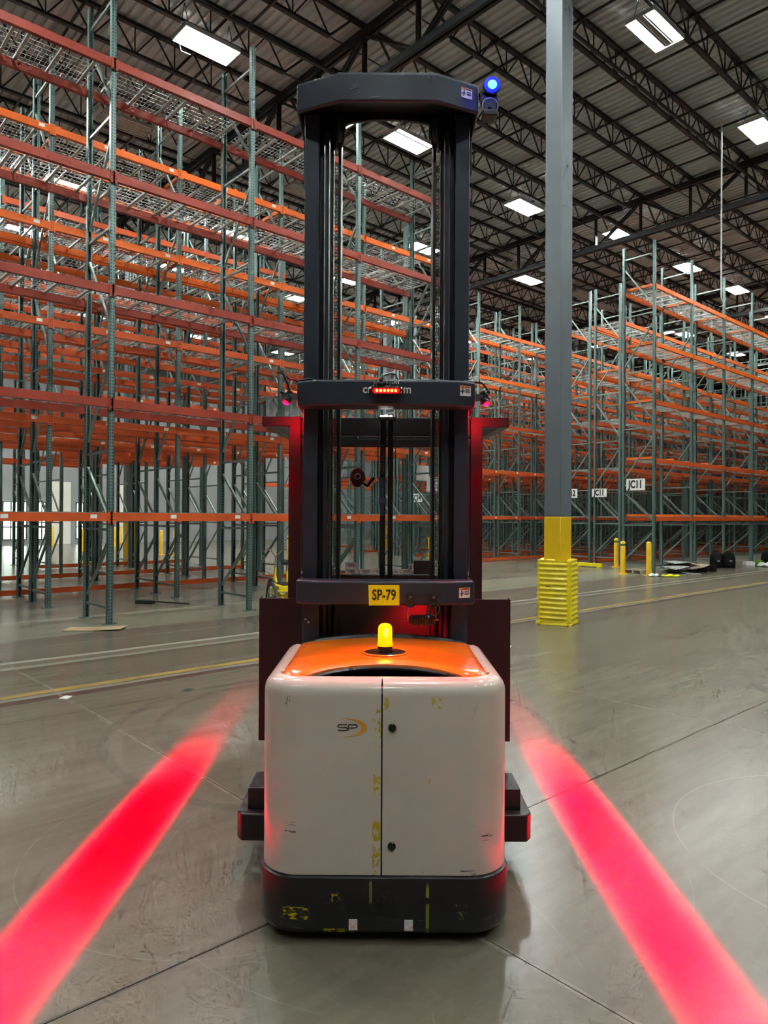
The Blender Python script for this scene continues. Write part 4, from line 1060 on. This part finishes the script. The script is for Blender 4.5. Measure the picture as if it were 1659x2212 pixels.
for y in (-.27, .0, .27): obj('pallet_stringer', MB().box(-.36, .34, y-.025, y+.025, 0, .09), M['ply'], pal)
rnd = random.Random(4)
heap = thing('scrap_heap', 'heap of flattened film, boards and black packaging on the floor inside the right rack', 'scrap heap', W2(BU+U0+1.35, V0-.95), TH)
for i in range(11):
    x, y = rnd.uniform(-.7, .8), rnd.uniform(-.35, .35); a = rnd.uniform(0, pi); w, d = rnd.uniform(.25, .5), rnd.uniform(.15, .3); z = .012+i*.030
    obj('scrap_sheet', MB().add([(p*cos(a)-q*sin(a)+x, p*sin(a)+q*cos(a)+y, z+r_+(.05*sin(p*9+i))) for r_ in (0,.02) for p, q in ((-w,-d),(0,-d),(w,-d*.8),(w,d),(0,d*1.1),(-w,d*.7))], [(5,4,3,2,1,0),(6,7,8,9,10,11)]+[(k,(k+1)%6,6+(k+1)%6,6+k) for k in range(6)]), (M['film'], M['ply'], M['bag'], M['ply'], M['film'])[i % 5], heap)
for i, (x, y) in enumerate(((.72,-.28),(.95,-.05),(1.12,-.32))): obj('black_tray', MB().box(x-.13,x+.13,y-.1,y+.1,0,.20), M['bag'], heap, bevel=.02)
lump('work_glove', 10.45, 23.2, .16, .10, .11, M['warn'], 'crumpled orange hi-vis cloth on the floor left of the black bags', 'cloth', 5)
o = lump('wrapping_strip', 8.25, 20.45, .28, .10, .07, M['yel'], 'yellow and white plastic strip at the foot of the right corner upright', 'wrapping', 8)
o = lump('wrapping_strip', 7.75, 20.45, .16, .12, .09, M['white'], 'crumpled white wrap touching the yellow strip by the bollard', 'wrapping', 9)
def gear_bag(x, y, label, w=.50):
    b = thing('gear_bag', label, 'bag', (x, y, 0), 0, 'black bags on the floor')
    R = []
    for z, s_ in ((0,.92),(.05,1),(.30,.98),(.42,.86),(.50,.60),(.53,.3)): R.append([(px*s_, py*(s_*.6+.4), z) for px, py in rrect(w/2, -.17, .17, .08, .08, 4)])
    obj('bag_body', MB().loft(R), M['bag'], b, smooth=True)
    obj('bag_pocket', MB().box(-w*.33, w*.33, -.20, -.16, .05, .28), M['bag'], b, bevel=.02)
    obj('bag_handle', MB().tube([(-.08,0,.51),(-.05,0,.57),(.05,0,.57),(.08,0,.51)], .012, 6), M['bag'], b, smooth=True)
    obj('bag_badge', MB().box(-.04,.04,-.205,-.199,.22,.27), M['chan'], b)
gear_bag(11.36, 24.30, 'left one of the two black gear bags leaning together in the right rack', .34)
gear_bag(11.78, 24.30, 'right one of the two black gear bags leaning together', .40)
gear_bag(14.15, 26.0, 'black bag at the right edge of the picture', .6)
o = obj('white_box', MB().box(12.85,13.18,25.2,25.45,0,.16), M['white'], bevel=.01); tag(o, 'low white box next to the green tub', 'box')
o = obj('green_tub', MB().cyl((13.36,25.3,0), .12, .20, 18, r2=.13), mat('tub_green', (.10,.35,.02), .5), smooth=True); tag(o, 'small green plastic tub beside the white box', 'tub')
lump('plastic_bag', 13.35, 24.75, .30, .16, .16, M['white'], 'crumpled white plastic bag near the right edge of the floor', 'plastic bag', 12)

# hanging conduit
hc = thing('hanging_conduit', 'thin white conduit pipe hanging from the roof at the right', 'conduit', (8.25, 17.4, 6.95))
obj('conduit_pipe', MB().cyl((0,0,.18), .018, 4.3, 8), M['fix'], hc, smooth=True)
obj('conduit_cord', MB().tube([(0,0,.2),(.01,0,.1),(.06,0,.05),(.05,0,-.02),(-.02,0,-.06)], .010, 6), M['fix'], hc, smooth=True)

# aisle signs and sheets: built on rack end frames, in the rack axes
def sign(u, v, z, w, h, body, label, curl=0, size=.20):
    s = thing('aisle_sign', label, 'sign', W2(u, v, z-h/2), TH-pi/2)      # faces -u : local -y
    n = 10; top = []; 
    for i in range(n+1):
        x = -w/2+w*i/n; y = -curl*sin(pi*i/n)**2*.5-curl*(i/n)
        top.append((x, y))
    mb = MB(); K = n+1
    vs = [(x, y, 0) for x, y in top]+[(x, y, h) for x, y in top]+[(x, y+.006, 0) for x, y in top]+[(x, y+.006, h) for x, y in top]
    fs = []
    for i in range(n): fs += [(i, i+1, K+i+1, K+i), (2*K+i+1, 2*K+i, 3*K+i, 3*K+i+1), (K+i, K+i+1, 3*K+i+1, 3*K+i), (i+1, i, 2*K+i, 2*K+i+1)]
    fs += [(0, K, 3*K, 2*K), (n, 2*K+n, 3*K+n, K+n)]
    obj('sign_board', mb.add(vs, fs), M['white'], s)
    t = text('sign_lettering', body, M['ink'], s, size*1.25, (0, -.004-curl*.95, h/2), sx=.72, offset=.013)
    if curl: t.rotation_euler = (pi/2, 0, -curl*1.2)
    return s
sg = BU+U0-.075
sign(sg, V0-.02, 2.72, .62, .36, 'JC11', 'white aisle sign reading JC11 on the right rack end, largest of the signs', 0, .26)
sign(BU+U0+BAY*1.15-.075, V0+2.95, 2.60, .62, .30, 'JC11', 'curled white aisle sign reading JC11 on the next rack end', .03, .24)
sign(BU+U0+BAY*1.15-.075, V0+4.18, 2.60, .60, .34, 'JC12', 'white aisle sign ending in 12, half hidden by the grey column', 0, .24)
sign(BU+U0-.2, V0+9.4, 2.45, .60, .34, 'JC14', 'white aisle sign reading JC14 seen through the cab window', 0, .25)
for u, v, z, lb in ((U0+3*BAY+.9, V0+3.3, 2.70, 'large white paper sheet hung on a rack end, seen through the cab window'), (U0+3*BAY+1.0, V0+3.0, 2.38, 'lower white paper sheet overlapping the large one'), ):
    s = thing('paper_sheet', lb, 'paper', W2(u+1.2, v-.6, z), TH-pi/2)
    obj('sheet', MB().add([(-.26,0,0),(.26,-.02,-.03),(.24,-.01,.38),(-.24,.01,.42),(-.26,.004,0),(.26,-.016,-.03),(.24,-.006,.38),(-.24,.014,.42)], [(0,1,2,3),(7,6,5,4),(0,4,5,1),(1,5,6,2),(2,6,7,3),(3,7,4,0)]), M['white'], s)

# cargo tricycle behind the truck
tr = thing('cargo_tricycle', 'yellow industrial tricycle with black seat parked left behind the truck', 'tricycle', (-1.60, 11.75, 0), radians(24))
M['ty'] = mat('tricycle_yellow', (.85,.62,.01), .35, 0, .05); M['tyre'] = mat('tyre_grey', (.05,.055,.055), .7)
def wheel(x, y, r, name='wheel'):
    w = obj(name, MB().torus((x, y, r), r-.026, .026, 40, 10, 'x'), M['tyre'], tr, smooth=True)
    c = absl = w.location
    mb = MB().torus((0,0,0), r-.058, .010, 36, 6, 'x').cyl((-.03,0,0), .022, .06, 12, 'x')
    for i in range(20):
        a = 2*pi*i/20; mb.bar((.02*(1 if i % 2 else -1), .02*cos(a), .02*sin(a)), (0, (r-.06)*cos(a), (r-.06)*sin(a)), .004)
    link('rim', mb.mesh('rim', M['chrome'], True), w)
    return w
wheel(-.36, -.40, .33); wheel(.36, -.40, .33); wheel(0, .95, .30, 'front_wheel')
obj('axle', MB().cyl((-.36,-.40,.33), .014, .72, 10, 'x'), M['wire'], tr)
obj('cargo_deck', MB().box(-.31,.31,-.62,-.05,.545,.60).box(-.33,.33,-.64,-.03,.515,.54), M['ty'], tr, bevel=.004)
obj('deck_mat', MB().box(-.22,.20,-.55,-.10,.602,.618), M['black'], tr)
mb = MB()
for x in (-.24, .24): mb.bar((x,-.40,.345), (x,-.40,.515), .03).bar((x,-.60,.42), (x,-.10,.42), .03)
obj('rear_frame', mb.bar((-.28,-.40,.42), (.28,-.40,.42), .04), M['ty'], tr)
obj('main_frame', MB().tube([(0,-.1,.45),(0,.1,.38),(0,.5,.36),(0,.72,.62),(0,.74,.80)], .024, 10).tube([(0,-.05,.50),(0,.0,.80)], .020, 10).tube([(0,.95,.30),(0,.80,.62),(0,.74,.84)], .018, 8), M['ty'], tr, smooth=True)
obj('seat_post', MB().cyl((0,.0,.78), .013, .14, 10), M['wire'], tr)
obj('saddle', MB().loft([[(px*s_, .0+py*s_, z) for px, py in ((-.13,-.14),(.13,-.14),(.12,-.03),(.04,.12),(-.04,.12),(-.12,-.03))] for z, s_ in ((.895,.7),(.915,1),(.955,1),(.97,.85))]), M['black'], tr, bevel=.01)
obj('handlebar', MB().tube([(0,.74,.80),(0,.70,.98),(-.10,.66,1.10),(-.20,.60,1.12),(-.30,.42,1.07)], .011, 8).tube([(0,.70,.98),(.10,.66,1.10),(.20,.60,1.12),(.30,.42,1.07)], .011, 8), M['chrome'], tr, smooth=True)
for s in (-1, 1): obj('grip', MB().bar((s*.27,.48,1.085),(s*.31,.38,1.06),.032,n=10), M['black'], tr, smooth=True)
